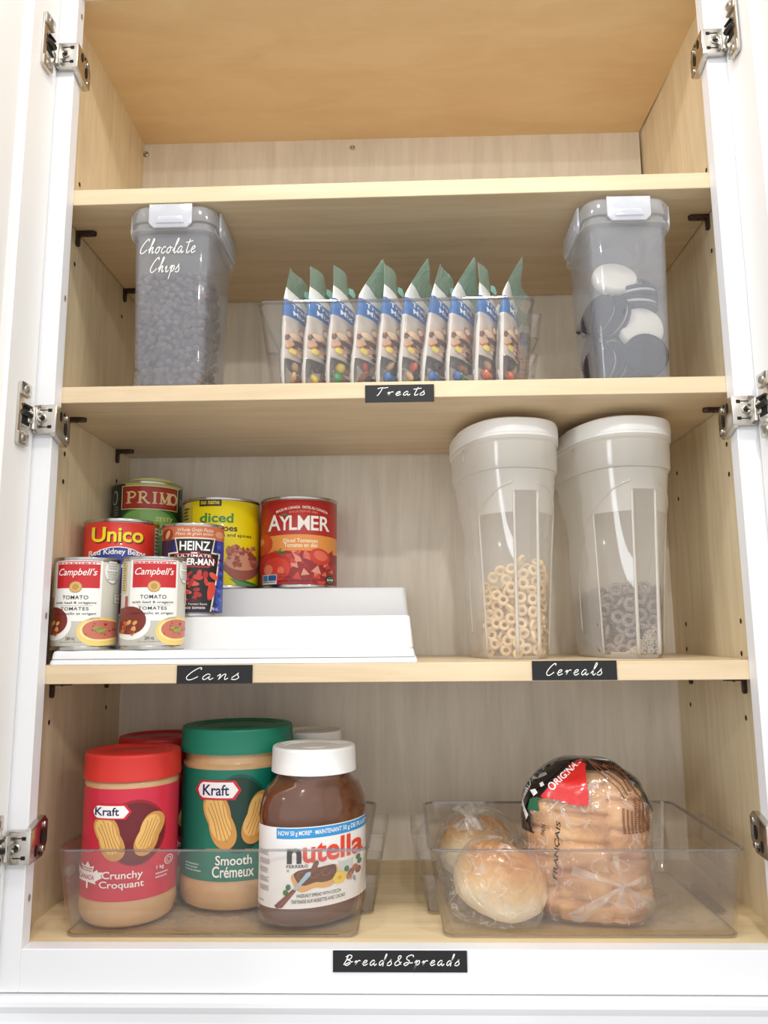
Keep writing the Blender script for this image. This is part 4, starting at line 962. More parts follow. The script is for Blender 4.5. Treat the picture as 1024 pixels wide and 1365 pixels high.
vr = loft(bm, [[bag_pt(TAU * i / NT, .0002 + (LH + .0005) * j / NZ) for i in range(NT)] for j in range(NZ + 1)], True, True); norm(bm); bm.normal_update()
for f in bm.faces:
    c = f.calc_center_median(); n = f.normal
    left = c.x < 0
    zlim = .088 if left else .112
    if c.z > zlim and ((left and n.y > -.68 - .9 * max(0, (c.z - .12)) / .05 and c.x < .02) or (not left and n.y > -.16) or c.z > LH * .975): f.material_index = 1
    if c.y > .02 and c.z > .08: f.material_index = 1
mk('film', bm, [FILM, BLK], lb, True)
# print on the front of the bag: photo-crop coordinates, mapped to the front surface
def bagfront(x, z, h):
    """front point of the bag at local x"""
    f = z / LH; k = (1 - max(0, (min(f, 1) - .66) / .34) ** 2.4 * .66); u = max(-.995, min(.995, x / ((LW / 2 + .0035) * k)))
    p = 3.4; s_ = (1 - abs(u) ** p) ** (1 / p); t = math.atan2(-(s_ ** (p / 2)), math.copysign(abs(u) ** (p / 2), u))
    q = bag_pt(t, z, h + .0008); return q
fr = lambda x, y: ((x - 495) * .000172, .1755 - (y - 80) * .000150)
a = Art(fr); RED = mat('red printed film', (206, 34, 34), .25, coat=.6, bump=.3, bscale=60); WH = ink(240, 238, 236); BRN = ink(112, 66, 40); K = ink(24, 20, 20)
a.poly(smooth_pts([(512, 176), (508, 260), (520, 420), (498, 462), (400, 452), (300, 430), (218, 424), (262, 372), (330, 300), (400, 232), (460, 190)], True, 4), RED, 2)
a.poly(smooth_pts([(470, 160), (400, 205), (320, 280), (230, 350), (160, 420), (120, 520), (118, 620), (80, 600), (66, 470), (110, 320), (180, 200), (300, 120), (420, 84), (520, 100), (545, 130)], True, 4), BLK, 1)
a.poly([(474, 100), (520, 92), (556, 130), (520, 140), (480, 128)], RED, 1.6); a.poly([(424, 158), (470, 150), (462, 178), (430, 176)], RED, 1.6); a.poly([(124, 240), (160, 208), (196, 236), (140, 282)], RED, 1.6)
f0 = a.frame
def rotframe(cx, cy, ang): c, s_ = math.cos(ang), math.sin(ang); return lambda x, y: f0(cx + x * c - y * s_, cy + x * s_ + y * c)
a.frame = rotframe(300, 345, R(-43)); a.text('O', -22, -22, 26, 26, WH, 3, .02); a.text('RIGINAL', 34, -18, 232, 20, WH, 3, .03)
a.frame = rotframe(270, 190, R(-30))
for k in range(3): a.fine(-110, -40 + k * 26, 150, -24 + k * 26, ink(120, 116, 116), 1, 3, 20 + k, 1.0)
a.frame = rotframe(175, 300, R(-28)); a.rect(-20, -22, 90, 30, ink(150, 148, 148), 2.4); a.text('SLICED', -10, -12, 80, 16, K, 3)
a.frame = rotframe(105, 420, R(-62)); a.rect(-60, -26, 70, -6, WH, 2.4); a.rect(-90, 6, 30, 24, ink(200, 198, 196), 2.4); a.text('BREAD', -100, -2, 90, 22, WH, 3)
a.frame = f0
a.poly([(150, 448), (196, 432), (204, 522), (136, 518)], ink(20, 92, 58), 2); a.poly([(210, 345), (236, 328), (252, 346), (220, 364)], WH, 3); a.poly([(152, 395), (182, 380), (196, 402), (172, 426)], WH, 3)
a.poly([(78, 500), (100, 480), (140, 556), (120, 600)], WH, 3)
# white/black seam band along the right shoulder
top = smooth_pts([(480, 150), (560, 140), (650, 168), (740, 212), (820, 280), (882, 340), (915, 430), (930, 540)], False, 5); low = smooth_pts([(478, 168), (560, 162), (640, 190), (730, 240), (800, 300), (862, 360), (890, 450), (912, 540)], False, 5)
a.poly(top + low[::-1], WH, 2.2)
low2 = [(u - 6, v + 16) for u, v in low]; a.poly(low + low2[::-1], K, 2.3)
for k in range(3, len(top) - 3, 3): a.line([top[k], low[k]], 6, K, 2.8)
# brown ingredient lines
for k in range(7):
    x = 712 + k * 25; y0 = 470 - (60 if k in (3, 4) else 0) + (k % 3) * 10
    for q in range(16):
        y = y0 + (640 - y0) * q / 16; a.rect(x, y, x + 14, y + (640 - y0) / 16 * .72, BRN, 2)
for k in range(3):
    for q in smooth_pts([(528 + k * 8, 190 + k * 3), (600 + k * 18, 262 - k * 14), (690 + k * 20, 340 - k * 22), (730 + k * 24, 410 - k * 20)], False, 7)[:-1]: a.ell(q[0], q[1], 9, 4, BRN, 2, .7)
for q in smooth_pts([(610, 214), (700, 240), (770, 310), (830, 420), (850, 540), (872, 620)], False, 7)[:-1]: a.ell(q[0], q[1], 5, 10, BRN, 2, -.4)
# vertical black word on the left column
a.frame = rotframe(312, 770, R(-90 + 6)); a.text('FRANÇAIS', -200, -16, 200, 16, K, 2, .02, .2)
a.frame = rotframe(232, 640, R(-90 + 8)); a.text('PAIN', -40, -14, 40, 14, K, 2, .02, .2)
mats = []; bm = bmesh.new(); a.build(bm, bagfront, cut=.005, cuty=.005, mats=mats, step=1.5e-4); mk('printed_design', bm, mats, lb, True)
# star-folded end of the bag low on the front
bm = bmesh.new(); hub = Vector((.034, .0405))
for ang, ln, w_ in ((100, .030, .004), (165, .052, .008), (215, .066, .013), (262, .020, .010), (325, .052, .012), (15, .026, .005)):
    d = Vector((math.cos(R(ang)), math.sin(R(ang)))); n = Vector((-d.y, d.x)); pr0 = []
    for k in range(9):
        t = k / 8; c = hub + d * ln * t; ww = w_ * (t ** .8) * .5 + .0012
        pr0.append([bagfront(c.x + n.x * e_, max(.002, c.y + n.y * e_), .0008 + .0035 * (1 - abs(e_ / ww)) * math.sin(PI * min(1, t + .15))) for e_ in (-ww, -ww * .4, 0, ww * .4, ww)])
    loft(bm, pr0, False, False, 0, False)
norm(bm); mk('folded_end', bm, FILMW, lb, True)
bm = bmesh.new()      # loose flap of film at the right side
loft(bm, [[(.066 + .016 * math.sin(PI * k / 12) * (.6 + .4 * math.sin(k)), -.022 + q * .008, .040 + .075 * k / 12) for q in range(3)] for k in range(13)], False, False, 0, False); norm(bm); mk('film_flap', bm, FILMW, lb, True)
# ------------------------------------------------------------------ tall canisters with clip-down lids, and what is in them
Z3 = .5983
FROST = film('frosted canister wall', (.955, .96, .97), .20, (212, 217, 226), .05, .40, .035, power=2.6, transluc=.45)
FROSTE = film('frosted canister lid', (.95, .955, .96), .36, (220, 223, 228), .08, .45, .07, power=2.4, transluc=.4)
CLIPM = film('milky clip plastic', (.95, .955, .97), .66, (232, 235, 242), .18, .4, .08, power=2.2, transluc=.3)
def canister(label, xc, yc, wb, db, wt, dt, h, lid_h, twist=0.0):
    t = thing('clip_lid_canister', label, 'canister', (xc, yc, Z3), twist, 'clip lid canisters'); th = .0018
    def ring(f, ins, z, r=.015): return rrect(wb + (wt - wb) * f - 2 * ins, db + (dt - db) * f - 2 * ins, r, z, 6)
    bm = bmesh.new()
    loft(bm, [ring(0, .005, 0, .010), ring(0, .0012, .0010, .013), ring(.02, 0, .004), ring(1, 0, h - lid_h)], True, False)
    loft(bm, [ring(1, th, h - lid_h, .013), ring(.03, th, .0048, .013), ring(.02, th + .004, .0024, .010)], False, True)
    norm(bm); mk('body', bm, FROST, t, 40)
    bm = bmesh.new()
    L0 = h - lid_h
    loft(bm, [ring(1, -.0022, L0 - .0045, .018), ring(1, -.0048, L0 - .003, .020), ring(1, -.0048, L0 + .0005, .020), ring(1, -.0026, L0 + .002, .018), ring(1, -.0024, L0 + .0065, .018), ring(1, -.0046, L0 + .0085, .020), ring(1, -.0046, h - .006, .020), ring(1, -.0020, h - .0012, .019), ring(1, .003, h, .016), ring(1, .011, h, .012), ring(1, .013, h - .002, .011)], True, True)
    norm(bm); lid = mk('lid', bm, FROSTE, t, 35)
    def clip(name, w, hh, wd, dp, ang, thick):
        bm = bmesh.new(); o = dp / 2 + .0050
        z1 = h - .0010; z0 = z1 - hh
        pts = [(-w / 2, z1), (w / 2, z1), (w / 2, z0 + .006), (w / 2 - .006, z0), (-w / 2 + .006, z0), (-w / 2, z0 + .006)]
        prism(bm, pts, -o - thick, -o, 'y', 0, .0008)
        b2 = [(-w / 2 + .012, z0 + .0135), (w / 2 - .012, z0 + .0135), (w / 2 - .009, z0 + .005), (-w / 2 + .009, z0 + .005)]
        prism(bm, b2, -o - thick - .0016, -o - thick, 'y', 0, .0006)
        bmesh.ops.rotate(bm, verts=bm.verts[:], cent=(0, 0, 0), matrix=Matrix.Rotation(ang, 3, 'Z')); norm(bm)
        c = mk(name, bm, CLIPM, lid, 40); return c
    clip('clip', wt * .54, .0300, wt, dt, 0, .0030); clip('clip', wt * .54, .0300, wt, dt, PI, .0030)
    clip('clip', dt * .72, .0300, dt, wt, PI / 2, .0030); clip('clip', dt * .72, .0300, dt, wt, -PI / 2, .0030)
    return t
CH, CL = .2265, .0300
cc = canister('frosted canister of chocolate chips with white handwriting on its front, at the left', .1188, .0625, .0850, .1060, .0960, .1120, CH, CL)
oc = canister('frosted canister of dark and white sandwich cookies, at the right end of the middle shelf', .6632, .0625, .0850, .1060, .0950, .1120, .2230, CL)
# white handwriting stuck on the front (follows the wall's slope)
a = Art(lambda x, y: ((x - 404) * .0001565, .1985 - (y - 265) * .000152))     # crop of the photo at 5.39x
a.script('Chocolate', 168, 356, 592, 476, WHITEINK, 6.2, 1, 1.0, .32); a.script('Chips', 250, 512, 470, 634, WHITEINK, 6.2, 1, 1.0, .32)
bm = bmesh.new(); mats = []; a.build(bm, lambda x, z, h: (x, -(.0530 + .0030 * z / (CH - CL)) - .0003 - h, z), mats=mats)
tag(mk('lettering', bm, mats, cc), 'white handwriting reading Chocolate Chips')

CHIPC = mat('dark chocolate', (112, 90, 82), .35, coat=.3)  # same chocolate, lightened to stand out from the shade-coloured heap
bm = bmesh.new(); lathe(bm, [(.0036, 0), (.0044, .0003), (.0047, .0012), (.0043, .0026), (.0029, .0042), (.0014, .0056), (.0003, .0064)], 12); norm(bm)
chip0 = mk('chocolate_chip', bm, CHIPC, None, 50); chip_me = chip0.data
g = random.Random(21); pts = []
fx0, fx1 = -.0375, .0375; fy0, fy1 = -.0445, .0440; top = .1440
def try_pt(x, y, z, dmin):
    for q in reversed(pts[-2600:]):
        if abs(q[0] - x) < dmin and abs(q[2] - z) < dmin and abs(q[1] - y) < dmin and (q[0] - x) ** 2 + (q[1] - y) ** 2 + (q[2] - z) ** 2 < dmin * dmin: return False
    pts.append((x, y, z)); return True
def widen(z): return 1 + .10 * z / CH
for k in range(9000):
    if len(pts) >= 232: break
    z = g.uniform(.0075, top - .002); try_pt(g.uniform(fx0, fx1) * widen(z), fy0 - .0008 + g.uniform(0, .0035) - .0016 * z / CH, z, .0071)
n_front = len(pts)
for k in range(3000):
    if len(pts) >= 275: break
    z = g.uniform(.0075, top - .004); try_pt(fx1 * widen(z) + g.uniform(-.002, .001), g.uniform(fy0 + .006, -.012), z, .0072)
for k in range(3000):
    if len(pts) >= 300: break
    try_pt(g.uniform(fx0, fx1) * 1.04, g.uniform(fy0 + .003, fy0 + .03), top - .001 + g.uniform(0, .0045), .0070)
# the rest of the heap behind: one uncounted mass
def heap(name, mesh_src, positions, material, label, cat, core=None, size=1.0, seed=1):
    bm = bmesh.new(); gg = random.Random(seed); V0 = [v.co.copy() for v in mesh_src.vertices]; F0 = [tuple(p.vertices) for p in mesh_src.polygons]
    for p in positions:
        Rm = Matrix.Rotation(gg.uniform(0, TAU), 3, 'X') @ Matrix.Rotation(gg.uniform(0, TAU), 3, 'Y'); s_ = size * gg.uniform(.9, 1.05)
        vv = [bm.verts.new(Vector(p) + Rm @ (v * s_)) for v in V0]
        for f in F0: bm.faces.new([vv[i] for i in f])
    if core: core(bm)
    return tag(mk(name, bm, material, None, 50), label, cat, None, 'stuff')
o_ = Vector((.1188, .0625, Z3))
for i, p in enumerate(pts):
    c = chip0 if i == 0 else chip0.copy()
    if i: COL.objects.link(c)
    c.location = o_ + Vector(p)
    if g.random() < .33: c.rotation_euler = (R(90) + g.uniform(-.5, .5), g.uniform(-.5, .5), g.uniform(-.6, .6))      # flat base to the front
    else: c.rotation_euler = (g.uniform(-1.4, 1.4), g.uniform(-1.4, 1.4), g.uniform(0, TAU))
    tag(c, 'small dark chocolate chip in the heap inside the canister lettered Chocolate Chips', 'chocolate chip', 'chocolate chips in the canister')
rest = [o_ + Vector((g.uniform(fx0, fx1) * widen(z), y, z)) for z, y in [(g.uniform(.010, top), g.uniform(fy0 + .005, fy0 + .010)) for _ in range(330)]]
rest += [o_ + Vector((g.uniform(fx0, fx1) * 1.04, g.uniform(fy0 + .005, .020), top - .003 + g.uniform(0, .004))) for _ in range(130)]
rest += [o_ + Vector((s_ * fx1 * widen(z) * .98, g.uniform(fy0 + .008, .02), z)) for s_, z in [(g.choice((-1, 1)), g.uniform(.01, top - .003)) for _ in range(200)]]
heap('chocolate_chips', chip_me, rest, mat('chocolate heap with painted shade', (66, 48, 42), .4), 'mass of dark chocolate chips filling the lettered canister behind the front layer', 'chocolate chips',  # same chocolate coloured darker, painting the shade between the front chips
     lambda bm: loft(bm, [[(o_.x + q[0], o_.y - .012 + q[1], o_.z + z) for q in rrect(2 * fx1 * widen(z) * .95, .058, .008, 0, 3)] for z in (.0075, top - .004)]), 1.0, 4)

# sandwich cookies
WAFER = mat('dark cocoa wafer', (44, 36, 38), .5, bump=.25, bscale=260)
CREAM = mat('white cookie cream', (236, 230, 218), .5); COAT = mat('white cookie coating', (240, 232, 214), .4, bump=.12, bscale=90)
def wafer_bm(r, h):
    bm = bmesh.new(); lathe(bm, [(r * .96, 0), (r, .0006), (r, h - .0010), (r * .97, h - .0002), (r * .93, h), (r * .91, h - .0006), (r * .84, h - .0006), (r * .82, h), (r * .56, h), (r * .54, h - .0005), (r * .3, h - .0005), (r * .28, h)], 40)
    for k in range(36):
        b = TAU * k / 36; c = Vector((r * .965 * math.cos(b), r * .965 * math.sin(b), h - .0002)); bmesh.ops.create_icosphere(bm, subdivisions=1, radius=.0009, matrix=Matrix.Translation(c))
    return norm(bm)
def cookie(label, p, n, white=False, r=.0262, spin=0.0, proto=[None, None]):
    k = 1 if white else 0
    if proto[k] is None:
        c = thing('sandwich_cookie', label, 'cookie', (0, 0, 0), 0, 'white coated cookies' if white else 'dark sandwich cookies')
        if white:
            bm = bmesh.new(); lathe(bm, [(r * .86, -.0068), (r * .97, -.0062), (r * 1.03, -.0035), (r * 1.04, 0), (r * 1.02, .0035), (r * .97, .0060), (r * .90, .0067), (r * .60, .0069), (r * .55, .0073), (r * .2, .0073)], 48); norm(bm); mk('coating', bm, COAT, c, 60)
        else:
            w1 = wafer_bm(r, .0042); bmesh.ops.translate(w1, verts=w1.verts[:], vec=(0, 0, .0018)); a1 = mk('wafer', w1, WAFER, c, 40)
            w2 = a1.copy(); COL.objects.link(w2); w2.parent = c; w2.rotation_euler = (PI, 0, 0)
            bm = bmesh.new(); lathe(bm, [(r * .90, -.0018), (r * .92, 0), (r * .90, .0018)], 40); norm(bm); mk('cream_filling', bm, CREAM, c, 40)
        proto[k] = c
    else: c = copy_tree(proto[k], label)
    c.location = Vector((.6632, .0625, Z3)) + Vector(p); q = Vector(n).normalized().to_track_quat('Z', 'Y'); c.rotation_euler = (q @ Matrix.Rotation(spin, 3, 'Z').to_quaternion()).to_euler()
    return c
# canister interior: x -.040..+.042, y -.050..+.050 from its middle
cookie('white coated cookie lying on top, tilted toward the front', (-.0100, -.0225, .1365), (.04, -.90, .50), True)
cookie('white coated cookie standing upright behind the lowest front cookie', (.0140, -.0340, .0680), (.10, -1, .12), True)
cookie('white coated cookie low down at the back left of the canister', (-.0240, .0300, .0330), (-1, -.35, .1), True)
DK = [('dark cookie standing flat against the front at the bottom right', (.0145, -.0435, .0315), (.05, -1, .06)),
      ('dark cookie standing on edge at the bottom, second from the left front corner', (-.0190, -.0240, .0290), (-.95, -.55, .05)),
      ('dark cookie standing on edge at the bottom, nearest the left front corner', (-.0310, -.0200, .0300), (-.95, -.50, .05)),
      ('dark cookie leaning at mid height by the left front corner', (-.0180, -.0280, .0860), (-.85, -.55, .22)),
      ('dark cookie leaning just behind the mid height one at the left', (-.0290, -.0180, .0930), (-.85, -.50, .25)),
      ('dark cookie lying flat, lowest of the three stacked under the white one', (.0150, -.0200, .1040), (.06, -.10, 1)),
      ('dark cookie lying flat in the middle of the three under the white one', (.0150, -.0190, .1170), (-.06, -.06, 1)),
      ('dark cookie lying flat, topmost of the three at the right', (.0150, .0000, .1300), (.05, .05, 1)),
      ('dark cookie at the back left, upper one against the side wall', (-.0270, .0200, .1060), (-.8, -.2, .5)),
      ('dark cookie at the back left, lower one against the side wall', (-.0330, .0050, .0560), (-1, -.12, .15)),
      ('dark cookie standing in the middle of the canister', (.0060, .0020, .0300), (.2, -1, .05)),
      ('dark cookie standing farther back behind the middle one', (.0080, .0180, .0310), (.1, -1, .08)),
      ('dark cookie resting behind the standing white cookie', (.0120, -.0150, .0760), (.1, -1, .5))]
for l, p, n in DK: cookie(l, p, n)
# ------------------------------------------------------------------ trail mix bags in their bin
bin_('clear bin full of trail mix bags on the middle shelf', (.2390, .5410), (.0105, .158), (.2240, .5500), (.004, .168), Z3, .1015, (.045, .125), None, .014, (False, True))
BH, BB, BT = .1540, .0760, .0122
FOIL = mat('milky white bag print', (232, 232, 228), .3, coat=.5); BLUE = mat('blue bag print', (44, 108, 178), .3, coat=.5)
PHOTO = mat('taupe bag print', (196, 186, 176), .25, coat=.8, bump=.25, bscale=50)
GREENF = film('pale green film', (.86, .93, .90), .40, (186, 216, 202), .15, .4, .10, bump=.6, bscale=50, power=2.2)
WIN = film('bag window film', (.99, .985, .98), .05, (240, 238, 234), .07, .35, .09, bump=.8, bscale=50, power=2.4)
STRIP = mat('white printed side strip', (226, 224, 220), .3, coat=.6)
MIXPRINT = [ink(*c) for c in ((214, 172, 140), (176, 112, 84), (232, 208, 184), (120, 74, 58), (92, 66, 58))]
def gfun(v):
    K = ((0, .62), (.04, .84), (.15, 1), (.45, .92), (.62, .66), (.72, .40), (.80, .10), (.83, .025), (1.01, .02))
    for (a, p), (b, q) in zip(K[:-1], K[1:]):
        if a <= v <= b: return p + (q - p) * (v - a) / (b - a)
    return .02
def sheet(u, v, side, sway, seed, h=0.0):
    t = BT * max(0, 1 - abs(u) ** 2.4) ** .55 * gfun(v)
    cr = noise.noise(Vector((u * 2.2 + seed, v * 7, side * 3.0))) * .0016 * min(1, gfun(v) * 2) + noise.noise(Vector((u * 5 + seed, v * 18, side))) * .0007
    top = max(0, v - .70) / .30
    cx = sway * top ** 1.3 * .018 + .003 * math.sin(3 * u + seed) * top
    narrow = 1 - .10 * (1 - min(1, v / .12)) - .30 * top
    zz = v * BH - .026 * top * (.5 + .5 * u) * (1 if sway >= 0 else .7) + .004 * top * math.sin(2.4 * u + seed)
    return Vector((cx + side * (t + .0002) + cr * (1 if abs(u) < .97 else 0) + side * h, BB / 2 * u * narrow + .004 * top * sway, zz + h * 0))
def trail_bag(seed, sway):
    t = bpy.data.objects.new('trail_mix_bag', None); COL.objects.link(t); t.empty_display_size = .02
    bm = bmesh.new(); NU, NV = 22, 44; grid = {}
    for side in (1, -1):
        for j in range(NV + 1):
            for i in range(NU + 1):
                if side < 0 and i in (0, NU): grid[(side, i, j)] = grid[(1, i, j)]; continue
                u = math.sin(PI / 2 * (2 * i / NU - 1)); grid[(side, i, j)] = bm.verts.new(sheet(u, j / NV, side, sway, seed))
        for j in range(NV):
            for i in range(NU):
                vs = [grid[(side, i, j)], grid[(side, i + 1, j)], grid[(side, i + 1, j + 1)], grid[(side, i, j + 1)]]
                try: f = bm.faces.new(vs if side > 0 else vs[::-1])
                except ValueError: continue
                v = (j + .5) / NV; u = math.sin(PI / 2 * (2 * (i + .5) / NU - 1))
                f.material_index = 4 if v > .795 else 3 if v > .685 else 2 if v > .545 else (1 if u < -.985 or (side < 0 and u < -.2) else 0 if v > .215 else 5)
    bmesh.ops.contextual_create if False else None
    mk('pouch', bm, [PHOTO, STRIP, BLUE, FOIL, GREENF, WIN], t, True)
    a = Art(); g = random.Random(3)
    a.text('Trail', -.45, .665, .5, .625, WHITEINK, 3, .02); a.text('Mix', -.40, .610, .35, .570, WHITEINK, 3, .02)
    # photo of nuts printed across the front: same picture on every bag
    for k in range(46):
        y = g.uniform(.23, .475) if k < 34 else g.uniform(.24, .33); x = g.uniform(-.86, .8)
        if y > .42 and x < 0: x = -x
        a.ell(x, y, g.uniform(.10, .20), g.uniform(.012, .021), MIXPRINT[k % 5] if k % 3 else MIXPRINT[(k * 2) % 3], 2 + k * .05, 0)
    for cx, cy, rx, ry, c, l in ((-.5, .270, .22, .020, (238, 222, 92), 5), (.42, .275, .20, .026, (222, 104, 78), 5), (-.35, .395, .34, .024, (232, 204, 172), 5), (.25, .415, .24, .030, (176, 108, 80), 5), (-.1, .345, .44, .020, (92, 62, 54), 5), (.05, .445, .14, .022, (236, 214, 184), 5.2), (-.6, .33, .2, .02, (214, 168, 132), 5.2), (.45, .35, .2, .026, (206, 150, 120), 5.2)): a.ell(cx, cy, rx, ry, ink(*c), l)
    mats = []; bm = bmesh.new(); a.build(bm, lambda x, y, h: sheet(-.995 + 1.95 * max(0, min(1, (x + 1) / 2)) ** 1.6, y, 1, sway, seed, h + .0002), cut=.10, cuty=.03, mats=mats, step=1.0e-4); mk('printed_front', bm, mats, t, True)
    a = Art()
    for k in range(26): a.fine(-.98, .10 + k * .0165, -.84, .113 + k * .0165, BLACKINK, 2, 1, k, .55)
    a.rect(-.97, .015, -.45, .085, ink(238, 238, 236), 1)
    for k in range(11): a.rect(-.93 + k * .042, .02, -.93 + k * .042 + (.012 if k % 3 else .026), .07, BLACKINK, 2)
    mats = []; bm = bmesh.new(); a.build(bm, lambda x, y, h: sheet(max(-.985, min(.96, x)), y, -1, sway, seed, h + .0003), cut=.05, cuty=.03, mats=mats, step=1e-4); mk('side_print', bm, mats, t, True)
    if sway > .8: return t
    bm = bmesh.new()      # torn corner of the green seal
    q = [sheet(.2, .86, 1, sway, seed, .0006), sheet(.45, .85, 1, sway, seed, .005), sheet(.55, .90, 1, sway, seed, .0075), sheet(.35, .925, 1, sway, seed, .0055), sheet(.15, .905, 1, sway, seed, .001)]
    lo = [bm.verts.new(p) for p in q]; hi = [bm.verts.new(p + Vector((.0005, 0, 0))) for p in q]; bm.faces.new(lo[::-1]); bm.faces.new(hi)
    for i in range(5): bm.faces.new((lo[i], lo[(i + 1) % 5], hi[(i + 1) % 5], hi[i]))
    mk('torn_tab', bm, mat('pale green seal tab', (150, 196, 184), .35), t)
    return t
protos = [trail_bag(1.0, .2), trail_bag(4.3, .9), trail_bag(8.1, -.25)]
ORD = ['first', 'second', 'third', 'fourth', 'fifth', 'sixth', 'seventh', 'eighth', 'ninth', 'tenth']
X = [.2640, .2900, .3180, .3490, .3770, .4050, .4310, .4620, .4940, .5210]
WHICH = [0, 2, 2, 1, 2, 1, 0, 1, 2, 1]; LEAN = [1, 4, 4, 6, 5, 5, 8, 5, 4, 3]; TURN = [-17, -20, -19, -24, -19, -23, -22, -25, -22, -18]
used = [False] * 3; g = random.Random(17)
def ellipsoid(rx, ry, rz, sub=2, dent=0.0):
    bm = bmesh.new(); bmesh.ops.create_icosphere(bm, subdivisions=sub, radius=1)
    for v in bm.verts:
        d = v.co.copy(); v.co = Vector((d.x * rx, d.y * ry * (1 - .35 * dent * (d.z + 1)), d.z * rz))
    return bm
def proto_piece(name, bm, m_): o = mk(name, bm, m_, None, True); return o
CANDY = {c: mat('candy shell ' + c, v, .22, coat=.6) for c, v in dict(blue=(56, 116, 200), green=(50, 150, 84), yellow=(240, 212, 60), orange=(226, 106, 70), red=(196, 62, 70), brown=(96, 62, 50)).items()}
NUT = mat('roasted peanut', (222, 184, 138), .5, var=.15, vscale=120); ALM = mat('almond skin', (150, 96, 62), .6, var=.3, vscale=160, bump=.2, bscale=300); RAIS = mat('raisin', (60, 40, 38), .5, bump=.6, bscale=260)
meshes = {}
def piece_mesh(kind):
    if kind in meshes: return meshes[kind].copy()
    if kind in CANDY: o = proto_piece('candy', ellipsoid(.0068, .0068, .0044), CANDY[kind])
    elif kind == 'peanut': o = proto_piece('peanut', ellipsoid(.0046, .0046, .0076, 2, .3), NUT)
    elif kind == 'almond': o = proto_piece('almond', ellipsoid(.0042, .0064, .0100, 2, .7), ALM)
    else: o = proto_piece('raisin', ellipsoid(.0046, .0058, .0072), RAIS)
    meshes[kind] = o; return o
FILLS = [['peanut', 'almond', 'peanut', 'peanut', 'raisin'], ['yellow', 'almond', 'raisin', 'brown', 'peanut'], ['green', 'red', 'yellow', 'peanut', 'raisin'], ['almond', 'raisin', 'red', 'peanut', 'brown'], ['blue', 'blue', 'peanut', 'raisin', 'almond'],
         ['peanut', 'raisin', 'orange', 'almond', 'peanut'], ['blue', 'blue', 'raisin', 'almond', 'peanut'], ['blue', 'green', 'almond', 'peanut', 'raisin'], ['orange', 'orange', 'peanut', 'almond', 'raisin'], ['orange', 'orange', 'raisin', 'peanut', 'red']]
BZ = Z3 + .0046
def place_bag(k, x, y, turn, lean, label, fills, who):
    p = protos[k]
    if used[k]: b = copy_tree(p)
    else: b = p; used[k] = True
    b.location = (x, y, BZ); b.rotation_euler = (0, R(lean), R(turn)); tag(b, label, 'snack bag', 'trail mix bags'); b['label'] = label
    if fills:
        M_ = b.rotation_euler.to_matrix(); spots = [(.0062, -.022, .011), (.0066, -.006, .012), (.0062, -.016, .025), (.0060, .002, .026), (.0030, .012, .014)]
        cnt = {}
        for kd, s_ in zip(fills, spots):
            o = piece_mesh(kd)
            if o.name not in COL.objects: COL.objects.link(o)
            o.location = Vector((x, y, BZ)) + M_ @ (Vector(s_) + Vector((g.uniform(-.0008, .0004), g.uniform(-.002, .002), g.uniform(-.001, .001)))); o.rotation_euler = (g.uniform(-.6, .6), R(75) + g.uniform(-.4, .4), g.uniform(-.5, .5)) if kd in CANDY else (g.uniform(-1, 1), g.uniform(-1, 1), g.uniform(0, TAU))
            nm = kd + ' candy' if kd in CANDY else kd
            tag(o, '%s low in the trail mix bag %s' % (nm, who), 'candy' if kd in CANDY else 'nut' if kd != 'raisin' else 'dried fruit', 'candies, nuts and raisins in the bag ' + who)
for i in range(10):
    lab = ('leftmost' if i == 0 else 'rightmost' if i == 9 else ORD[i] + ' from the left')
    place_bag(WHICH[i], X[i], .0520 + (.002 if i % 2 else 0), TURN[i], LEAN[i], 'trail mix bag, %s in the front row of the clear bin' % lab, FILLS[i], lab)
place_bag(0, .3000, .122, -8, 2, 'trail mix bag behind the first and second bags from the left', None, '')
place_bag(1, .5210, .118, -30, 5, 'trail mix bag behind the rightmost one, its green seal showing at the right end', None, '')

# ------------------------------------------------------------------ cereal dispensers
CMILK = film('milky dispenser wall', (.96, .955, .945), .56, (240, 237, 230), .14, .40, .05, power=2.6, transluc=.28)
CWIN = film('clearer dispenser window', (.97, .965, .955), .27, (238, 234, 227), .06, .40, .05, power=2.8, transluc=.3)
CRIB = film('moulded dispenser rib', (.96, .955, .945), .62, (230, 226, 218), .12, .4, .08, power=2.2, transluc=.4)
LIDW = mat('white dispenser lid', (244, 244, 241), .35)
PLAN = [(.0130, -.0800), (.0385, -.0420), (.0410, -.0150), (.0410, .0320), (.0330, .0440), (-.0330, .0440), (-.0410, .0320), (-.0410, -.0150), (-.0385, -.0420), (-.0130, -.0800)]
DH = .2240
def plan_r(t):
    d = (math.cos(t), math.sin(t)); best = .05
    for (x0, y0), (x1, y1) in zip(PLAN, PLAN[1:] + PLAN[:1]):
        ex, ey = x1 - x0, y1 - y0; den = d[0] * ey - d[1] * ex
        if abs(den) < 1e-9: continue
        s_ = (x0 * ey - y0 * ex) / den; q = (x0 * d[1] - y0 * d[0]) / den
        if s_ > 0 and -1e-6 <= q <= 1 + 1e-6: best = s_
    return best
def sup(t, a, b, p=2.6):
    c, s_ = abs(math.cos(t)) / a, abs(math.sin(t)) / b; return (c ** p + s_ ** p) ** (-1 / p)
ANG = sorted({round(TAU * k / 96, 5) for k in range(96)} | {round(math.atan2(y, x) % TAU, 5) for x, y in PLAN})
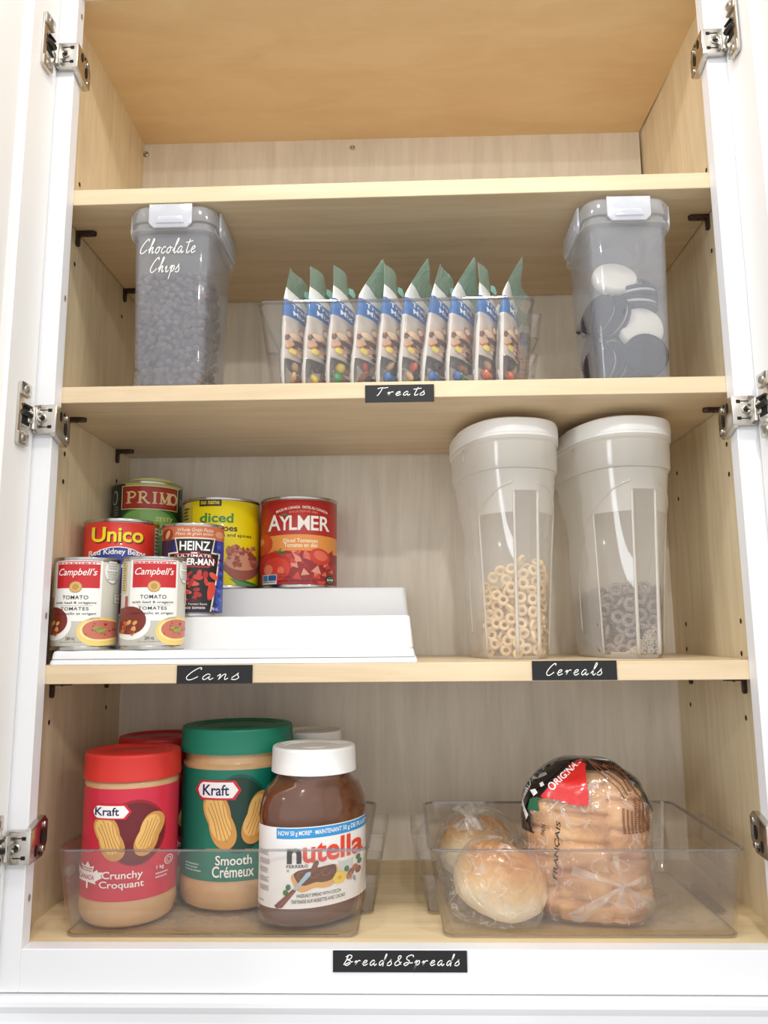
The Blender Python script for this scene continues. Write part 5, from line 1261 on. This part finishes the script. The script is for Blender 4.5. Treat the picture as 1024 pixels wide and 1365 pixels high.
def disp_pt(t, z, grow=0.0):
    f = max(0, min(1, z / DH)); q = f ** 1.25; grip = .0055 * math.exp(-((f - .70) / .16) ** 2) * (1 if math.sin(t) > -.45 else 0)
    r = plan_r(t) * (1 - q) + sup(t, .0570, .0920) * q - grip + grow
    if f < .03: r -= .004 * (1 - f / .03)
    return Vector((r * math.cos(t), r * math.sin(t), z))
def dispenser(label, x, y, rot):
    t = thing('cereal_dispenser', label, 'cereal container', (x, y, Z4), rot, 'cereal dispensers')
    bm = bmesh.new(); zs = [0, .0015, .004, .0070] + [DH * k / 26 for k in range(1, 27)] + [DH + .0005]
    rings = [[disp_pt(a_, z) for a_ in ANG] for z in zs]
    zc = [(DH + .001, .0022), (DH + .004, .0034), (DH + .034, .0042), (DH + .037, .0062), (DH + .0405, .0062)]
    for z, gr in zc: rings.append([(sup(a_, .0570, .0920) + gr) * Vector((math.cos(a_), math.sin(a_), 0)) + Vector((0, 0, z)) for a_ in ANG])
    loft(bm, rings, True, False); norm(bm); bm.normal_update()
    for f in bm.faces:
        c = f.calc_center_median(); a_ = math.degrees(math.atan2(c.y, c.x)) % 360
        lim = .196 if 260.8 < a_ < 279.2 else .172
        if .004 < c.z < lim and 227.5 < a_ < 312.5: f.material_index = 1
    body = mk('body', bm, [CMILK, CWIN], t, 25)
    bm = bmesh.new()
    ds = math.atan2(-.08, .013); de = math.atan2(-.042, .0385)
    for a_ in (ds, -PI - ds): tube(bm, [disp_pt(a_, .005 + .192 * k / 14, .0004) for k in range(15)], [.0024 - .0006 * k / 14 for k in range(15)], 8)
    mk('front_rib', bm, CRIB, body, True)
    for a_ in (de, -PI - de):
        bm = bmesh.new(); tube(bm, [disp_pt(a_, .005 + .170 * k / 14, .0002) for k in range(15)], .0012, 8); mk('side_rib', bm, CRIB, body, True)
    for s_ in (1, -1):      # the swept edge of the hand grip on each side
        bm = bmesh.new(); c = smooth_pts([(-100, .208), (-112, .200), (-130, .178), (-150, .150), (-172, .118), (-186, .080), (-192, .030)], False, 6)
        tube(bm, [disp_pt(R(a_ if s_ > 0 else -180 - a_), z, .0003) for a_, z in c], .0013, 8); mk('grip_edge', bm, CRIB, body, True)
    bm = bmesh.new()
    def er(gr, z): return [((sup(a_, .0570, .0920) + gr) * math.cos(a_), (sup(a_, .0570, .0920) + gr) * math.sin(a_), z) for a_ in ANG]
    L0 = DH + .0405
    loft(bm, [er(.0030, L0 - .002), er(.0066, L0), er(.0060, L0 + .0170), er(.0048, L0 + .0195), er(.0030, L0 + .0205), er(-.006, L0 + .0215)], True, True); norm(bm); lid = mk('lid', bm, LIDW, t, 35)
    bm = bmesh.new(); sel = [k_ for k_, a_ in enumerate(ANG) if PI * 1.06 < a_ < PI * 1.94]; loft(bm, [[(er(gr, z)[k_]) for k_ in sel] for gr, z in ((.0071, L0 + .003), (.0066, L0 + .0172), (.0050, L0 + .0205), (-.004, L0 + .0240), (-.03, L0 + .0250))], False, True)
    norm(bm); mk('pouring_flap', bm, LIDW, lid, 35)
    bm = bmesh.new(); box(bm, -.030, -.016, .060, .080, L0 + .019, L0 + .0262, .001); norm(bm); mk('lid_tab', bm, LIDW, lid, 35)
    for s_ in (1, -1):
        bm = bmesh.new(); a_ = R(-90 + 62 * s_); p = (sup(a_, .057, .0920) + .0045) * Vector((math.cos(a_), math.sin(a_), 0))
        tube(bm, [p + Vector((0, 0, DH + .034)), p + Vector((0, 0, DH + .018))], .0016, 8); mk('collar_rib', bm, CRIB, body, True)
    return t
PA, PB_, RA = (.5230, .1430), (.6620, .1440), R(10)
dispenser('milky dispenser with white lid, left one, holding pale oat rings', *PA, RA)
dispenser('milky dispenser with white lid, right one, holding dark sugared rings', *PB_, RA)
OAT = mat('oat ring', (238, 212, 168), .65, bump=.3, bscale=300, var=.12, vscale=90)
def sugar_mat():
    mt = mat('sugared cocoa ring', (128, 108, 98), .6); nt = mt.node_tree; b = nt.nodes['Principled BSDF']
    tc = nt.nodes.new('ShaderNodeTexCoord'); n = nt.nodes.new('ShaderNodeTexNoise'); n.inputs['Scale'].default_value = 1100; n.inputs['Detail'].default_value = 1
    rp = nt.nodes.new('ShaderNodeValToRGB'); e = rp.color_ramp.elements; e[0].position = .44; e[0].color = lin((100, 86, 82)); e[1].position = .60; e[1].color = lin((158, 144, 136))
    nt.links.new(tc.outputs['Object'], n.inputs['Vector']); nt.links.new(n.outputs['Fac'], rp.inputs['Fac']); nt.links.new(rp.outputs['Color'], b.inputs['Base Color']); return mt
SUG = sugar_mat()
def ring_bm(R_, r_, seed):
    bm = bmesh.new(); vr = []
    for i in range(20):
        a_ = TAU * i / 20; rr = r_ * (1 + .12 * noise.noise(Vector((math.cos(a_) * 2 + seed, math.sin(a_) * 2, 0)))); vr.append([((R_ + rr * math.cos(b)) * math.cos(a_), (R_ + rr * math.cos(b)) * math.sin(a_), rr * .95 * math.sin(b)) for b in [TAU * k / 10 for k in range(10)]])
    loft(bm, vr + [vr[0]], False, False); bmesh.ops.remove_doubles(bm, verts=bm.verts[:], dist=1e-6); return norm(bm)
def fill_rings(P, name, material, heapf, n_max, label, group, seed, Rr=.0050, rr=.0023):
    gg = random.Random(seed); M_ = Matrix.Translation(Vector((*P, Z4))) @ Matrix.Rotation(RA, 4, 'Z'); pts = []; first = None
    for k in range(14000):
        if len(pts) >= n_max: break
        a_ = gg.uniform(R(165), R(375)) if k % 5 else gg.uniform(0, TAU); z = gg.uniform(.007, .125); p0 = disp_pt(a_, z); r = p0.xy.length; 
        f_ = (1 - ((.0080 if 222 < math.degrees(a_) < 318 else .0125) + 1.6 * (Rr - .0050)) / r) if k % 3 else gg.uniform(.3, 1 - .0125 / r); p = Vector((p0.x * f_, p0.y * f_, z)); hh = heapf(p.x, p.y)
        if z > hh or (f_ < .75 and z < hh - .020): continue
        if any((p - q).length_squared < (2.16 * Rr) ** 2 for q in pts): continue
        pts.append(p)
        if first is None: first = mk(name, ring_bm(Rr, rr, seed), material, None, True); o = first
        else: o = first.copy(); COL.objects.link(o)
        out = Vector((math.cos(a_), math.sin(a_), 0))
        q = out.to_track_quat('Z', 'Y') if gg.random() < .55 else Vector((gg.uniform(-1, 1), gg.uniform(-1, 1), gg.uniform(-1, 1))).to_track_quat('Z', 'Y')
        e = q.to_matrix().to_4x4() @ Matrix.Rotation(gg.uniform(-.5, .5), 4, 'X'); W4 = M_ @ Matrix.Translation(p) @ e
        o.location = W4.translation; o.rotation_euler = W4.to_euler()
        tag(o, label, 'cereal', group)
    return pts, M_, first
ra, MA, oat0 = fill_rings(PA, 'oat_cereal_ring', OAT, lambda x, y: .118 + (y + .08) * -.62 + x * .10, 150, 'pale oat cereal ring inside the left dispenser', 'oat rings in the left dispenser', 5)
rb, MB, sug0 = fill_rings(PB_, 'cocoa_cereal_ring', SUG, lambda x, y: .084 - (y + .08) * .05, 130, 'sugar dusted dark cereal ring inside the right dispenser', 'dark rings in the right dispenser', 6, .0060, .0027)
# uncounted fill behind the rings at the wall, and the sugar dust at the bottom
def inner(P, n, zf, seed, fr=(.2, .74)):
    gg = random.Random(seed); o = []; M_ = Matrix.Translation(Vector((*P, Z4))) @ Matrix.Rotation(RA, 4, 'Z')
    for k in range(n):
        a_ = gg.uniform(0, TAU); z = gg.uniform(.006, .11); p0 = disp_pt(a_, z); f_ = gg.uniform(*fr); p = Vector((p0.x * f_, p0.y * f_, z))
        if z < zf(p.x, p.y) - .008: o.append(M_ @ p)
    return o
heap('oat_cereal', oat0.data, inner(PA, 420, lambda x, y: .118 + (y + .08) * -.62 + x * .10, 3, (.35, .80)), OAT, 'pale oat cereal filling the left dispenser behind the rings at its wall', 'cereal')
heap('cocoa_cereal', sug0.data, inner(PB_, 420, lambda x, y: .084, 4, (.35, .80)), mat('sugared cocoa ring with painted shade', (72, 60, 58), .6), 'dark sugared cereal filling the right dispenser behind the rings at its wall', 'cereal')  # darker copy of the ring colour paints shade into the gaps
bm = bmesh.new(); bmesh.ops.create_icosphere(bm, subdivisions=1, radius=.00075); me_c = bpy.data.meshes.new('grain'); bm.to_mesh(me_c); bm.free()
gg = random.Random(8); dust = []
for k in range(1500):
    a_ = gg.uniform(R(236), R(300)); z = .004 + .032 * gg.random() * max(.08, math.exp(-((math.degrees(a_) - 276) / 16) ** 2)); p0 = disp_pt(a_, z); f_ = 1 - gg.uniform(.0016, .005) / p0.xy.length; dust.append(MB @ Vector((p0.x * f_, p0.y * f_, z)))
heap('sugar_crumbs', me_c, dust, mat('sugar crumbs', (206, 192, 178), .5), 'pale sugar crumbs settled at the front bottom of the right dispenser', 'sugar crumbs')
